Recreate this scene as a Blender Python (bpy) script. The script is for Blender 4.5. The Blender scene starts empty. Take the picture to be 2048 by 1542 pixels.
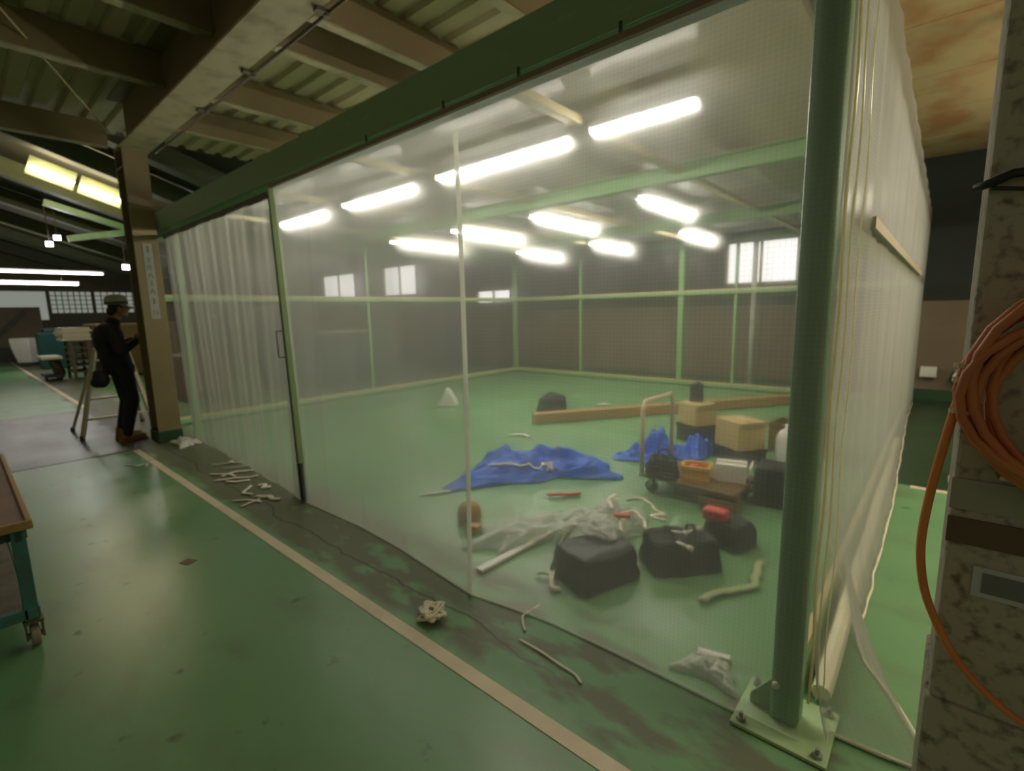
import bpy, bmesh, math, random
from mathutils import Vector, Matrix
random.seed(7)
scene = bpy.context.scene
C = scene.collection

# ------------------------------------------------------------------ camera
f_px, pitch, roll, yaw = 980.4, 0.15028, -0.02145, 0.72134
EYE = Vector((0, 0, 1.5))
fwd0 = Vector((-math.sin(yaw), math.cos(yaw), 0)); right0 = Vector((math.cos(yaw), math.sin(yaw), 0)); up0 = Vector((0, 0, 1))
fwd = fwd0*math.cos(pitch) - up0*math.sin(pitch)
up = up0*math.cos(pitch) + fwd0*math.sin(pitch)
r_ = right0*math.cos(roll) + up*math.sin(roll)
u_ = up*math.cos(roll) - right0*math.sin(roll)
cd = bpy.data.cameras.new('camera'); cam = bpy.data.objects.new('camera', cd); C.objects.link(cam)
cam.matrix_world = Matrix(((r_.x, u_.x, -fwd.x, EYE.x), (r_.y, u_.y, -fwd.y, EYE.y), (r_.z, u_.z, -fwd.z, EYE.z), (0, 0, 0, 1)))
cd.sensor_fit = 'HORIZONTAL'; cd.sensor_width = 36.0; cd.lens = 36.0*f_px/2048
cd.clip_start = 0.02; cd.clip_end = 200
scene.camera = cam
# the lens of the photograph is smeared and soft everywhere: shallow focus just in front of the lens
cd.dof.use_dof = True; cd.dof.focus_distance = 0.75; cd.dof.aperture_fstop = 4.6

# ------------------------------------------------------------------ world, exposure, render options
world = bpy.data.worlds.new('world'); scene.world = world; world.use_nodes = True
bg = world.node_tree.nodes['Background']
bg.inputs[0].default_value = (1.0, 0.86, 0.56, 1); bg.inputs[1].default_value = 0.095
scene.view_settings.view_transform = 'Standard'; scene.view_settings.look = 'None'
scene.view_settings.gamma = 1.0; scene.view_settings.use_curve_mapping = False
scene.view_settings.exposure = 0.55
scene.cycles.max_bounces = 8; scene.cycles.diffuse_bounces = 3; scene.cycles.glossy_bounces = 3
scene.cycles.transmission_bounces = 6; scene.cycles.transparent_max_bounces = 16
scene.cycles.caustics_reflective = False; scene.cycles.caustics_refractive = False
scene.cycles.sample_clamp_indirect = 3.0; scene.cycles.use_denoising = True

# brightness knobs of the lamps
TUBE_E = 62.0
FLOOD_E = 60.0

# ------------------------------------------------------------------ materials
MATS = {}
def mat(name, col, rough=0.6, metal=0.0, col2=None, scale=6.0, amt=0.5, bump=0.0, bscale=40.0, spec=0.5, stretch=(1, 1, 1), lo=0.35, hi=0.65):
    m = bpy.data.materials.new(name); m.use_nodes = True; nt = m.node_tree; N = nt.nodes; L = nt.links
    b = N['Principled BSDF']; b.inputs['Roughness'].default_value = rough; b.inputs['Metallic'].default_value = metal
    b.inputs['Specular IOR Level'].default_value = spec
    tc = N.new('ShaderNodeTexCoord'); mp = N.new('ShaderNodeMapping'); mp.inputs['Scale'].default_value = stretch
    L.new(tc.outputs['Object'], mp.inputs['Vector'])
    if col2 is None: col2 = tuple(c*0.8 for c in col)
    n = N.new('ShaderNodeTexNoise'); n.inputs['Scale'].default_value = scale; n.inputs['Detail'].default_value = 5
    L.new(mp.outputs[0], n.inputs['Vector'])
    cr = N.new('ShaderNodeValToRGB'); cr.color_ramp.elements[0].position = lo; cr.color_ramp.elements[1].position = hi
    mid = tuple(c*(1-amt) + d*amt for c, d in zip(col, col2))
    cr.color_ramp.elements[0].color = (*col, 1); cr.color_ramp.elements[1].color = (*mid, 1)
    L.new(n.outputs['Fac'], cr.inputs[0]); L.new(cr.outputs[0], b.inputs['Base Color'])
    if bump:
        n2 = N.new('ShaderNodeTexNoise'); n2.inputs['Scale'].default_value = bscale; L.new(mp.outputs[0], n2.inputs['Vector'])
        bp = N.new('ShaderNodeBump'); bp.inputs['Strength'].default_value = bump; bp.inputs['Distance'].default_value = 0.01
        L.new(n2.outputs['Fac'], bp.inputs['Height']); L.new(bp.outputs[0], b.inputs['Normal'])
    MATS[name] = m; return m

def emis(name, col, e):
    m = bpy.data.materials.new(name); m.use_nodes = True; nt = m.node_tree
    nt.nodes.remove(nt.nodes['Principled BSDF']); n = nt.nodes.new('ShaderNodeEmission')
    n.inputs[0].default_value = (*col, 1); n.inputs[1].default_value = e
    nt.links.new(n.outputs[0], nt.nodes['Material Output'].inputs[0]); MATS[name] = m; return m

M_green = mat('green_paint', (0.075, 0.17, 0.075), 0.45, col2=(0.05, 0.12, 0.05), amt=0.7)
M_lgreen = mat('light_green_paint', (0.24, 0.42, 0.17), 0.5, col2=(0.2, 0.36, 0.15))
M_dgreen = mat('dark_green_paint', (0.03, 0.065, 0.03), 0.5)
M_beige = mat('beige_column_paint', (0.29, 0.225, 0.11), 0.6, col2=(0.22, 0.165, 0.08), scale=3, amt=0.8)
M_cream = mat('cream_beam_paint', (0.50, 0.43, 0.27), 0.6, col2=(0.24, 0.19, 0.11), scale=5, amt=0.8, lo=0.45, hi=0.75)
M_brown = mat('brown_purlin_paint', (0.28, 0.21, 0.11), 0.65, col2=(0.2, 0.14, 0.075), scale=2)
M_deck = mat('roof_deck_steel', (0.56, 0.48, 0.30), 0.6, col2=(0.46, 0.38, 0.22), scale=3)
M_darkroof = mat('dark_roof', (0.06, 0.055, 0.035), 0.8)
M_rafter = mat('rafter_paint', (0.11, 0.125, 0.06), 0.6, col2=(0.08, 0.09, 0.045))
M_ply = mat('stained_ceiling_board', (0.44, 0.33, 0.16), 0.7, col2=(0.34, 0.16, 0.05), scale=1.6, amt=0.85, lo=0.46, hi=0.66, stretch=(1.5, 1, 1))
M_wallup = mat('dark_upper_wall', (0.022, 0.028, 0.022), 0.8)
M_wains = mat('brown_wainscot', (0.18, 0.135, 0.085), 0.7, col2=(0.14, 0.105, 0.065), scale=2)
M_base = mat('green_skirting', (0.02, 0.07, 0.025), 0.5)
M_batten = mat('cream_batten', (0.55, 0.47, 0.26), 0.6, col2=(0.42, 0.34, 0.18), scale=4)
M_wood = mat('timber', (0.40, 0.24, 0.09), 0.6, col2=(0.30, 0.17, 0.06), scale=5, stretch=(0.4, 6, 6))
M_card = mat('cardboard', (0.52, 0.38, 0.16), 0.8, col2=(0.44, 0.31, 0.12))
M_black = mat('black_fabric', (0.012, 0.013, 0.014), 0.8, bump=0.4)
M_blackp = mat('black_plastic', (0.02, 0.022, 0.022), 0.5)
M_tarp = mat('blue_tarpaulin', (0.02, 0.12, 0.62), 0.45, col2=(0.015, 0.08, 0.45), bump=0.5, bscale=9)
M_white = mat('white_plastic', (0.75, 0.73, 0.66), 0.5)
M_string = mat('cream_string', (0.86, 0.80, 0.62), 0.8)
M_red = mat('red_plastic', (0.62, 0.05, 0.03), 0.5)
M_yel = mat('yellow_plastic', (0.75, 0.42, 0.05), 0.5)
M_orange = mat('orange_rubber', (0.86, 0.30, 0.09), 0.45, col2=(0.66, 0.20, 0.06), scale=8)
M_hose = mat('brown_orange_rubber', (0.66, 0.21, 0.085), 0.45, col2=(0.46, 0.13, 0.05), scale=10)
M_steel = mat('steel', (0.42, 0.42, 0.40), 0.35, metal=0.7)
M_teal = mat('teal_enamel', (0.05, 0.22, 0.20), 0.5, col2=(0.09, 0.13, 0.10), scale=14, amt=0.8)
M_tealm = mat('teal_machine_enamel', (0.012, 0.07, 0.065), 0.5)
M_navy = mat('navy_enamel', (0.02, 0.035, 0.075), 0.5)
M_plytop = mat('worn_brown_board', (0.22, 0.13, 0.07), 0.6, col2=(0.12, 0.08, 0.05), scale=7)
M_bluei = mat('pale_blue_plastic', (0.30, 0.42, 0.55), 0.5)
M_rubber = mat('caster_rubber', (0.30, 0.26, 0.20), 0.6)
M_rust = mat('rusty_steel', (0.10, 0.075, 0.045), 0.6, col2=(0.16, 0.15, 0.10), scale=12, amt=0.8)
M_brownb = mat('dark_brown_board', (0.16, 0.10, 0.03), 0.6, col2=(0.11, 0.07, 0.02), scale=3)
M_skin = mat('skin', (0.30, 0.16, 0.09), 0.6)
M_hair = mat('dark_hair', (0.015, 0.012, 0.01), 0.7)
M_cap = mat('pale_cap_cloth', (0.36, 0.38, 0.29), 0.8)
M_capd = mat('cap_band_cloth', (0.05, 0.06, 0.05), 0.8)
M_jacket = mat('black_jacket_cloth', (0.006, 0.006, 0.007), 0.85, bump=0.5, bscale=15)
M_trous = mat('black_trouser_cloth', (0.006, 0.006, 0.006), 0.85, bump=0.4, bscale=15)
M_boot = mat('tan_boot_leather', (0.17, 0.085, 0.02), 0.6)
M_alu = mat('worn_aluminium', (0.42, 0.37, 0.27), 0.45, metal=0.3, col2=(0.32, 0.28, 0.19))
M_sign = mat('grey_white_sign', (0.42, 0.42, 0.36), 0.6)
M_ink = mat('sign_ink', (0.045, 0.045, 0.04), 0.7)
M_red_ink = mat('sign_red_ink', (0.16, 0.045, 0.03), 0.7)
M_line = mat('white_floor_paint', (0.80, 0.69, 0.49), 0.5, col2=(0.66, 0.56, 0.39), scale=4, amt=0.9)
M_tube = emis('tube_glow', (1.0, 0.95, 0.80), TUBE_E)
M_tubecool = emis('cool_tube_glow', (1.0, 0.95, 0.90), 18.0)
M_tubewarm = emis('warm_tube_glow', (1.0, 0.84, 0.52), 140.0)
M_flood = emis('flood_glow', (0.95, 0.96, 1.0), FLOOD_E)
M_winlit = emis('daylit_frosted_glass', (0.95, 0.92, 0.88), 1.1)
M_winfar = emis('dim_frosted_glass', (0.62, 0.66, 0.56), 0.24)

def floor_material():
    m = bpy.data.materials.new('painted_floor'); m.use_nodes = True; nt = m.node_tree; N = nt.nodes; L = nt.links
    b = N['Principled BSDF']
    tc = N.new('ShaderNodeTexCoord'); sx = N.new('ShaderNodeSeparateXYZ'); L.new(tc.outputs['Object'], sx.inputs[0])
    def noise(s, det=4, stretch=None):
        n = N.new('ShaderNodeTexNoise'); n.inputs['Scale'].default_value = s; n.inputs['Detail'].default_value = det
        if stretch:
            mp = N.new('ShaderNodeMapping'); mp.inputs['Scale'].default_value = stretch; L.new(tc.outputs['Object'], mp.inputs[0]); L.new(mp.outputs[0], n.inputs['Vector'])
        else: L.new(tc.outputs['Object'], n.inputs['Vector'])
        return n.outputs['Fac']
    def rng(v, a, b_, c=0.0, d=1.0):
        n = N.new('ShaderNodeMapRange'); L.new(v, n.inputs[0]); n.inputs[1].default_value = a; n.inputs[2].default_value = b_
        n.inputs[3].default_value = c; n.inputs[4].default_value = d; n.clamp = True; return n.outputs[0]
    def mth(op, a, b_):
        n = N.new('ShaderNodeMath'); n.operation = op
        for i, v in enumerate((a, b_)):
            if isinstance(v, (int, float)): n.inputs[i].default_value = v
            else: L.new(v, n.inputs[i])
        return n.outputs[0]
    def mix(f, a, b_):
        n = N.new('ShaderNodeMix'); n.data_type = 'RGBA'; L.new(f, n.inputs[0])
        for i, v in ((6, a), (7, b_)):
            if isinstance(v, tuple): n.inputs[i].default_value = (*v, 1)
            else: L.new(v, n.inputs[i])
        return n.outputs[2]
    n1 = noise(1.3); n2 = noise(7, 6); n3 = noise(3.5, 8, (1.0, 2.2, 1))
    wob = mth('MULTIPLY', mth('SUBTRACT', noise(2.0, 5), 0.5), 0.35)
    Y = mth('ADD', sx.outputs[1], wob); X = mth('ADD', sx.outputs[0], mth('MULTIPLY', wob, 0.6))
    col = mix(rng(n1, 0.35, 0.7), (0.150, 0.315, 0.140), (0.170, 0.335, 0.150))
    # dirty worn band between the painted line and the curtain, dirtier towards the column
    band = mth('MULTIPLY', rng(Y, 1.28, 1.36), rng(Y, 2.05, 1.85))
    worn = rng(mth('ADD', n3, rng(sx.outputs[0], -1.0, -5.0, 0.0, 0.28)), 0.46, 0.60)
    col = mix(mth('MULTIPLY', mth('MULTIPLY', band, worn), 0.85), col, (0.125, 0.115, 0.065))
    # a dark wavering line in the worn band: cracking plus painted-in shadow near the curtain
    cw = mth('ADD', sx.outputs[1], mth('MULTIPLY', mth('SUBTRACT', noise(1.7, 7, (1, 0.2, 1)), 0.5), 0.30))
    crack_shade = mth('MULTIPLY', rng(mth('ABSOLUTE', mth('SUBTRACT', cw, 1.50), 0), 0.010, 0.003), rng(sx.outputs[0], -0.9, -1.6))
    col = mix(mth('MULTIPLY', crack_shade, 0.8), col, (0.025, 0.03, 0.018))
    # scuffs
    sc = rng(n2, 0.66, 0.74)
    col = mix(mth('MULTIPLY', sc, 0.7), col, (0.05, 0.07, 0.035))
    col = mix(mth('MULTIPLY', rng(noise(1.8, 6, (1, 1.8, 1)), 0.50, 0.72), 0.40), col, (0.12, 0.13, 0.065))
    # bare concrete patch by the column
    Xs = mth('ADD', sx.outputs[0], mth('MULTIPLY', wob, 0.15))
    conc = mth('MULTIPLY', rng(Xs, -6.93, -6.97), rng(sx.outputs[0], -10.95, -10.85))
    conc = mth('MULTIPLY', conc, rng(Y, 1.55, 1.35))
    col = mix(mth('MULTIPLY', conc, 0.9), col, mix(rng(noise(0.9, 4, (1, 3, 1)), 0.4, 0.6), (0.105, 0.11, 0.07), (0.06, 0.052, 0.035)))
    # far right bay turns darker green behind its line
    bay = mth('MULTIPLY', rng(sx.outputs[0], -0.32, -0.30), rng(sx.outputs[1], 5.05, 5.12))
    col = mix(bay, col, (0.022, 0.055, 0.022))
    L.new(col, b.inputs['Base Color'])
    rg = mth('ADD', rng(n1, 0.3, 0.7, 0.29, 0.38), mth('MULTIPLY', band, 0.2))
    L.new(rg, b.inputs['Roughness'])
    b.inputs['Specular IOR Level'].default_value = 0.55
    bp = N.new('ShaderNodeBump'); bp.inputs['Strength'].default_value = 0.05; bp.inputs['Distance'].default_value = 0.01
    L.new(noise(9, 1), bp.inputs['Height']); L.new(bp.outputs[0], b.inputs['Normal'])
    return m
M_floor = floor_material()

def film_material(name, clear, grid=0.022, milk=(0.86, 0.88, 0.80), gridamt=0.35, blur=0.5):
    """reinforced polythene: mostly see-through, partly milky, with a square scrim"""
    m = bpy.data.materials.new(name); m.use_nodes = True; nt = m.node_tree; N = nt.nodes; L = nt.links
    N.remove(N['Principled BSDF'])
    tc = N.new('ShaderNodeTexCoord'); sp = N.new('ShaderNodeSeparateXYZ'); L.new(tc.outputs['UV'], sp.inputs[0])
    def math_(op, a, b=None, c=None):
        n = N.new('ShaderNodeMath'); n.operation = op
        for i, v in enumerate((a, b, c)):
            if v is None: continue
            if isinstance(v, (int, float)): n.inputs[i].default_value = v
            else: L.new(v, n.inputs[i])
        return n.outputs[0]
    def line(o):
        t = math_('FRACT', math_('MULTIPLY', o, 1.0/grid))
        d = math_('ABSOLUTE', math_('SUBTRACT', t, 0.5))
        n = N.new('ShaderNodeMapRange'); L.new(d, n.inputs[0]); n.inputs[1].default_value = 0.40; n.inputs[2].default_value = 0.46; n.clamp = True
        return n.outputs[0]
    g = math_('MAXIMUM', line(sp.outputs[0]), line(sp.outputs[1]))
    nz = N.new('ShaderNodeTexNoise'); mp = N.new('ShaderNodeMapping'); mp.inputs['Scale'].default_value = (5, 0.5, 1)
    L.new(tc.outputs['UV'], mp.inputs[0]); L.new(mp.outputs[0], nz.inputs['Vector']); nz.inputs['Scale'].default_value = 1.4; nz.inputs['Detail'].default_value = 4
    var = N.new('ShaderNodeMapRange'); L.new(nz.outputs['Fac'], var.inputs[0]); var.inputs[1].default_value = 0.3; var.inputs[2].default_value = 0.7
    var.inputs[3].default_value = -0.06; var.inputs[4].default_value = 0.06
    geo = N.new('ShaderNodeNewGeometry'); dt = N.new('ShaderNodeVectorMath'); dt.operation = 'DOT_PRODUCT'
    L.new(geo.outputs['Incoming'], dt.inputs[0]); L.new(geo.outputs['Normal'], dt.inputs[1])
    cosv = math_('MAXIMUM', math_('ABSOLUTE', dt.outputs['Value']), 0.22)
    base = math_('SUBTRACT', 1.0, math_('POWER', clear, math_('DIVIDE', 1.0, cosv)))
    fac = math_('ADD', math_('ADD', math_('MULTIPLY', g, gridamt), base), math_('MULTIPLY', var.outputs[0], 0.8))
    fac.node.use_clamp = True
    tr = N.new('ShaderNodeBsdfTransparent')
    rf = N.new('ShaderNodeBsdfRefraction'); rf.inputs['IOR'].default_value = 1.025; rf.inputs['Roughness'].default_value = 0.7
    rf2 = N.new('ShaderNodeBsdfRefraction'); rf2.inputs['IOR'].default_value = 1.12; rf2.inputs['Roughness'].default_value = 1.0
    mr = N.new('ShaderNodeMixShader'); mr.inputs[0].default_value = 0.16; L.new(rf.outputs[0], mr.inputs[1]); L.new(rf2.outputs[0], mr.inputs[2])
    m0 = N.new('ShaderNodeMixShader'); m0.inputs[0].default_value = blur; L.new(tr.outputs[0], m0.inputs[1]); L.new(mr.outputs[0], m0.inputs[2])
    df = N.new('ShaderNodeBsdfDiffuse'); df.inputs[0].default_value = (*milk, 1)
    tl = N.new('ShaderNodeBsdfTranslucent'); tl.inputs[0].default_value = (*milk, 1)
    m1 = N.new('ShaderNodeMixShader'); m1.inputs[0].default_value = 0.55; L.new(df.outputs[0], m1.inputs[1]); L.new(tl.outputs[0], m1.inputs[2])
    gl = N.new('ShaderNodeBsdfGlossy'); gl.inputs[0].default_value = (1, 1, 1, 1); gl.inputs['Roughness'].default_value = 0.22
    m2 = N.new('ShaderNodeMixShader'); m2.inputs[0].default_value = 0.06; L.new(m1.outputs[0], m2.inputs[1]); L.new(gl.outputs[0], m2.inputs[2])
    m3 = N.new('ShaderNodeMixShader'); L.new(fac, m3.inputs[0]); L.new(m0.outputs[0], m3.inputs[1]); L.new(m2.outputs[0], m3.inputs[2])
    L.new(m3.outputs[0], N['Material Output'].inputs[0])
    return m
M_film = film_material('reinforced_film', 0.825, grid=0.017, gridamt=0.16, blur=0.27, milk=(0.50, 0.50, 0.47))
M_filmmilk = film_material('milky_reinforced_film', 0.76, gridamt=0.05, blur=0.2, milk=(0.43, 0.415, 0.37))
M_filmside = film_material('side_reinforced_film', 0.78, grid=0.017, gridamt=0.10, blur=0.3, milk=(0.53, 0.50, 0.44))
M_filmfar = film_material('far_reinforced_film', 0.90, blur=0.15, gridamt=0.08, milk=(0.66, 0.62, 0.52))
M_filmroof = film_material('roof_film', 0.84, milk=(0.78, 0.80, 0.80), grid=0.05, blur=0.05, gridamt=0.1)
M_bag = film_material('clear_bag_plastic', 0.62, grid=9, gridamt=0.0, blur=0.2)

# ------------------------------------------------------------------ mesh helpers
class MB:
    def __init__(s): s.bm = bmesh.new(); s.uv = None
    def box(s, c, d, rot=None, taper=None):
        M = Matrix.Translation(Vector(c)) @ (rot if rot is not None else Matrix.Identity(4)) @ Matrix.Diagonal((d[0], d[1], d[2], 1))
        g = bmesh.ops.create_cube(s.bm, size=1.0, matrix=M)
        if taper:
            for v in g['verts']:
                l = M.inverted() @ v.co
                if l.z > 0: l.x *= taper; l.y *= taper; v.co = M @ l
        return s
    def span(s, lo, hi):
        return s.box([(a+b)/2 for a, b in zip(lo, hi)], [abs(b-a) for a, b in zip(lo, hi)])
    def bar(s, a, b, w, h, roll=0.0):
        a, b = Vector(a), Vector(b); d = b-a
        q = d.to_track_quat('Z', 'Y').to_matrix().to_4x4()
        return s.box((a+b)/2, (w, h, d.length), q @ Matrix.Rotation(roll, 4, 'Z'))
    def cyl(s, a, b, r, r2=None, seg=16):
        a, b = Vector(a), Vector(b); d = b-a
        M = Matrix.Translation((a+b)/2) @ d.to_track_quat('Z', 'Y').to_matrix().to_4x4()
        bmesh.ops.create_cone(s.bm, cap_ends=True, cap_tris=False, segments=seg, radius1=r, radius2=r if r2 is None else r2, depth=d.length, matrix=M)
        return s
    def ball(s, c, r, seg=14, rot=None):
        if not isinstance(r, (tuple, list)): r = (r, r, r)
        M = Matrix.Translation(Vector(c)) @ (rot if rot is not None else Matrix.Identity(4)) @ Matrix.Diagonal((*r, 1))
        bmesh.ops.create_uvsphere(s.bm, u_segments=seg, v_segments=max(6, seg*2//3), radius=1, matrix=M)
        return s
    def cap(s, a, b, ra, rb, seg=12):
        return s.cyl(a, b, ra, rb, seg).ball(a, ra, seg).ball(b, rb, seg)
    def tube(s, pts, r, seg=8, closed=False, flat=1.0):
        P = [Vector(p) for p in pts]; n = len(P); rings = []
        nrm = None
        for i, p in enumerate(P):
            t = (P[(i+1) % n]-P[i-1]) if closed else (P[min(i+1, n-1)]-P[max(i-1, 0)])
            t.normalize()
            if nrm is None:
                nrm = Vector((0, 0, 1)) if abs(t.z) < 0.9 else Vector((1, 0, 0))
            nrm = (nrm - t*nrm.dot(t))
            if nrm.length < 1e-5: nrm = Vector((0.3, 1, 0))-t*Vector((0.3, 1, 0)).dot(t)
            nrm.normalize(); bn = t.cross(nrm)
            rr = r(i/(n-1)) if callable(r) else r
            rings.append([s.bm.verts.new(p + (nrm*math.cos(2*math.pi*k/seg)*flat + bn*math.sin(2*math.pi*k/seg))*rr) for k in range(seg)])
        m = n if closed else n-1
        for i in range(m):
            A, B = rings[i], rings[(i+1) % n]
            for k in range(seg): s.bm.faces.new((A[k], A[(k+1) % seg], B[(k+1) % seg], B[k]))
        if not closed:
            s.bm.faces.new(rings[0][::-1]); s.bm.faces.new(rings[-1])
        return s
    def lathe(s, prof, seg=24, c=(0, 0, 0)):
        c = Vector(c); rings = []
        for r, z in prof: rings.append([s.bm.verts.new(c+Vector((r*math.cos(2*math.pi*k/seg), r*math.sin(2*math.pi*k/seg), z))) for k in range(seg)])
        for A, B in zip(rings, rings[1:]):
            for k in range(seg): s.bm.faces.new((A[k], A[(k+1) % seg], B[(k+1) % seg], B[k]))
        return s
    def prism(s, poly, M):
        """polygon (x, y) extruded 1 unit in z, placed by matrix M"""
        lo = [s.bm.verts.new(M @ Vector((x, y, 0))) for x, y in poly]; hi = [s.bm.verts.new(M @ Vector((x, y, 1))) for x, y in poly]
        n = len(poly)
        for i in range(n): s.bm.faces.new((lo[i], lo[(i+1) % n], hi[(i+1) % n], hi[i]))
        s.bm.faces.new(lo[::-1]); s.bm.faces.new(hi); return s
    def grid(s, nu, nv, fn, uvfn=None):
        uvl = s.bm.loops.layers.uv.verify() if uvfn else None
        V = [[s.bm.verts.new(Vector(fn(i/nu, j/nv))) for j in range(nv+1)] for i in range(nu+1)]
        for i in range(nu):
            for j in range(nv):
                fc = s.bm.faces.new((V[i][j], V[i+1][j], V[i+1][j+1], V[i][j+1])); fc.smooth = True
                if uvl:
                    for lp, (a, b) in zip(fc.loops, ((i, j), (i+1, j), (i+1, j+1), (i, j+1))): lp[uvl].uv = uvfn(a/nu, b/nv)
        return s
    def build(s, name, m, parent=None, bevel=0.0, smooth=False, solid=0.0, subsurf=0, segs=2):
        me = bpy.data.meshes.new(name); bmesh.ops.recalc_face_normals(s.bm, faces=s.bm.faces[:])
        if smooth:
            for fc in s.bm.faces: fc.smooth = True
        s.bm.to_mesh(me); s.bm.free(); me.materials.append(m)
        o = bpy.data.objects.new(name, me); C.objects.link(o)
        if parent: o.parent = parent
        if solid:
            md = o.modifiers.new('s', 'SOLIDIFY'); md.thickness = solid; md.offset = 0
        if bevel:
            md = o.modifiers.new('b', 'BEVEL'); md.width = bevel; md.segments = segs; md.limit_method = 'ANGLE'
        if subsurf:
            md = o.modifiers.new('u', 'SUBSURF'); md.levels = subsurf; md.render_levels = subsurf
        return o

def tag(o, label, cat, group=None, kind=None):
    o['label'] = label; o['category'] = cat
    if group: o['group'] = group
    if kind: o['kind'] = kind
    return o
def thing(name, label, cat, loc=(0, 0, 0), rotz=0.0, group=None):
    o = bpy.data.objects.new(name, None); C.objects.link(o); o.location = loc; o.rotation_euler = (0, 0, rotz); o.empty_display_size = 0.1
    return tag(o, label, cat, group)
def struct(o, label=None, cat=None):
    o['kind'] = 'structure'
    if label: o['label'] = label
    if cat: o['category'] = cat
    return o
def copy_tree(o, parent=None):
    c = o.copy(); C.objects.link(c); c.parent = parent
    for ch in [x for x in list(bpy.data.objects) if x.parent == o]: copy_tree(ch, c)
    return c
def rz(a): return Matrix.Rotation(a, 4, 'Z')

# ------------------------------------------------------------------ floor, walls, roof
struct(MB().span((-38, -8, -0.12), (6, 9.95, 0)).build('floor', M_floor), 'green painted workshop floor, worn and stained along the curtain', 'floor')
struct(MB().span((-6.93, 1.225, 0), (0.6, 1.29, 0.003)).build('trim_1', M_line), 'white painted line on the green floor before the curtain room', 'floor line')
struct(MB().span((-37.5, 1.36, 0), (-10.93, 1.43, 0.003)).build('trim_2', M_line), 'white painted aisle line running far down the hall', 'floor line')
struct(MB().span((-0.10, 5.02, 0), (0.9, 5.09, 0.003)).build('trim_3', M_line), 'white painted line crossing the floor by the white post', 'floor line')
struct(MB().span((-6.965, -2.5, 0), (-6.945, 1.2, 0.0015)).build('trim_4', M_black), 'dark floor joint between green paint and bare concrete', 'floor joint')

# back wall with the window openings
wins = [(-18.6, -16.3, 2.02, 3.02), (-14.5, -12.72, 2.08, 3.06), (-10.02, -8.75, 1.72, 2.10), (-3.25, -2.0, 1.90, 2.82)]
wb = MB()
xs = [-38] + [v for w in wins for v in w[:2]] + [6]
for i in range(0, len(xs), 2): wb.span((xs[i], 9.95, 1.52), (xs[i+1], 10.15, 5.2))
for a, b, z0, z1 in wins: wb.span((a, 9.95, 1.52), (b, 10.15, z0)).span((a, 9.95, z1), (b, 10.15, 5.2))
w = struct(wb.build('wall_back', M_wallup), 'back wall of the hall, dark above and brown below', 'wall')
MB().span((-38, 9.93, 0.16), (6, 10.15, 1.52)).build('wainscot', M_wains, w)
struct(MB().span((-38, 9.90, 0), (6, 9.93, 0.16)).build('baseboard_back', M_base), 'dark green skirting along the back wall', 'baseboard')
for i, (a, b, z0, z1) in enumerate(wins):
    wn = MB(); t = 0.04
    for x in (a+t/2, b-t/2, (a+b)/2): wn.box((x, 10.0, (z0+z1)/2), (t, 0.07, z1-z0))
    for z in (z0+t/2, z1-t/2): wn.box(((a+b)/2, 10.0, z), (b-a, 0.07, t))
    o = struct(wn.build('window_%d' % (i+1), M_cream), ['bright window seen through the curtain by the door edge', 'wide bright window beyond the hanging tubes', 'low small bright window beside the corner post',
               'bright window above the rail near the thick green post'][i], 'window')
    MB().span((a+t, 10.03, z0+t), (b-t, 10.05, z1-t)).build('pane', M_winlit, o)

# far end wall with dim frosted windows
fw = [(1.0, 3.15, 1.55, 2.86), (3.25, 4.75, 1.85, 2.86), (4.85, 6.6, 1.85, 2.86)]
wb = MB().span((-31.2, -8, 0), (-31, 0.98, 5.5)).span((-31.2, 6.6, 0), (-31, 9.95, 5.5)).span((-31.2, 0.98, 2.86), (-31, 6.6, 5.5)).span((-31.2, 0.98, 0), (-31, 6.6, 1.55))
wb.span((-31.2, 3.25, 1.55), (-31, 6.6, 1.85)).span((-31.2, 3.15, 1.85), (-31, 3.25, 2.86)).span((-31.2, 4.75, 1.85), (-31, 4.85, 2.86)).span((-31.2, 3.15, 1.55), (-31, 3.25, 1.85))
struct(wb.build('wall_far', mat('far_wall_paint', (0.24, 0.22, 0.16), 0.8)), 'far end wall of the hall with frosted windows', 'wall')
for i, (a, b, z0, z1) in enumerate(fw):
    g = MB(); n = 1 if i == 0 else 7
    for k in range(n+1): g.box((-31.02, a+(b-a)*k/n, (z0+z1)/2), (0.05, 0.035, z1-z0))
    for k in range(2 if i == 0 else 6): g.box((-31.02, (a+b)/2, z0+(z1-z0)*k/(1 if i == 0 else 5)), (0.05, b-a, 0.03))
    o = struct(g.build('window_%d' % (i+5), mat('window_bar_paint', (0.20, 0.20, 0.16), 0.7)), ['large plain frosted window in the far wall', 'gridded frosted window in the far wall beside the plain one', 'gridded frosted window in the far wall behind the capped person'][i], 'window')
    MB().span((-31.12, a, z0), (-31.1, b, z1)).build('pane', M_winfar, o)

# roof over the near bay: ribbed deck over purlins over the portal beam
def deck(y0, y1, x0, x1, z, m, name, pitch=0.24, dep=0.045):
    b = MB(); pts = []; y = y0
    while y < y1:
        pts += [(y, z), (y+pitch*0.5, z), (y+pitch*0.6, z+dep), (y+pitch*0.9, z+dep)]; y += pitch
    A = [b.bm.verts.new((x0, p[0], p[1])) for p in pts]; B = [b.bm.verts.new((x1, p[0], p[1])) for p in pts]
    for i in range(len(pts)-1): b.bm.faces.new((A[i], A[i+1], B[i+1], B[i]))
    return b.build(name, m, solid=0.004)
struct(deck(-1.2, 9.9, -8.6, -0.75, 3.96, M_deck, 'ceiling'), 'ribbed steel roof deck above the purlins', 'ceiling')
struct(MB().span((-9, -1.2, 4.06), (6, 10.15, 4.12)).build('ceiling_upper', M_darkroof), 'dark roof covering above the ribbed deck', 'ceiling')
pl = MB()
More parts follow.
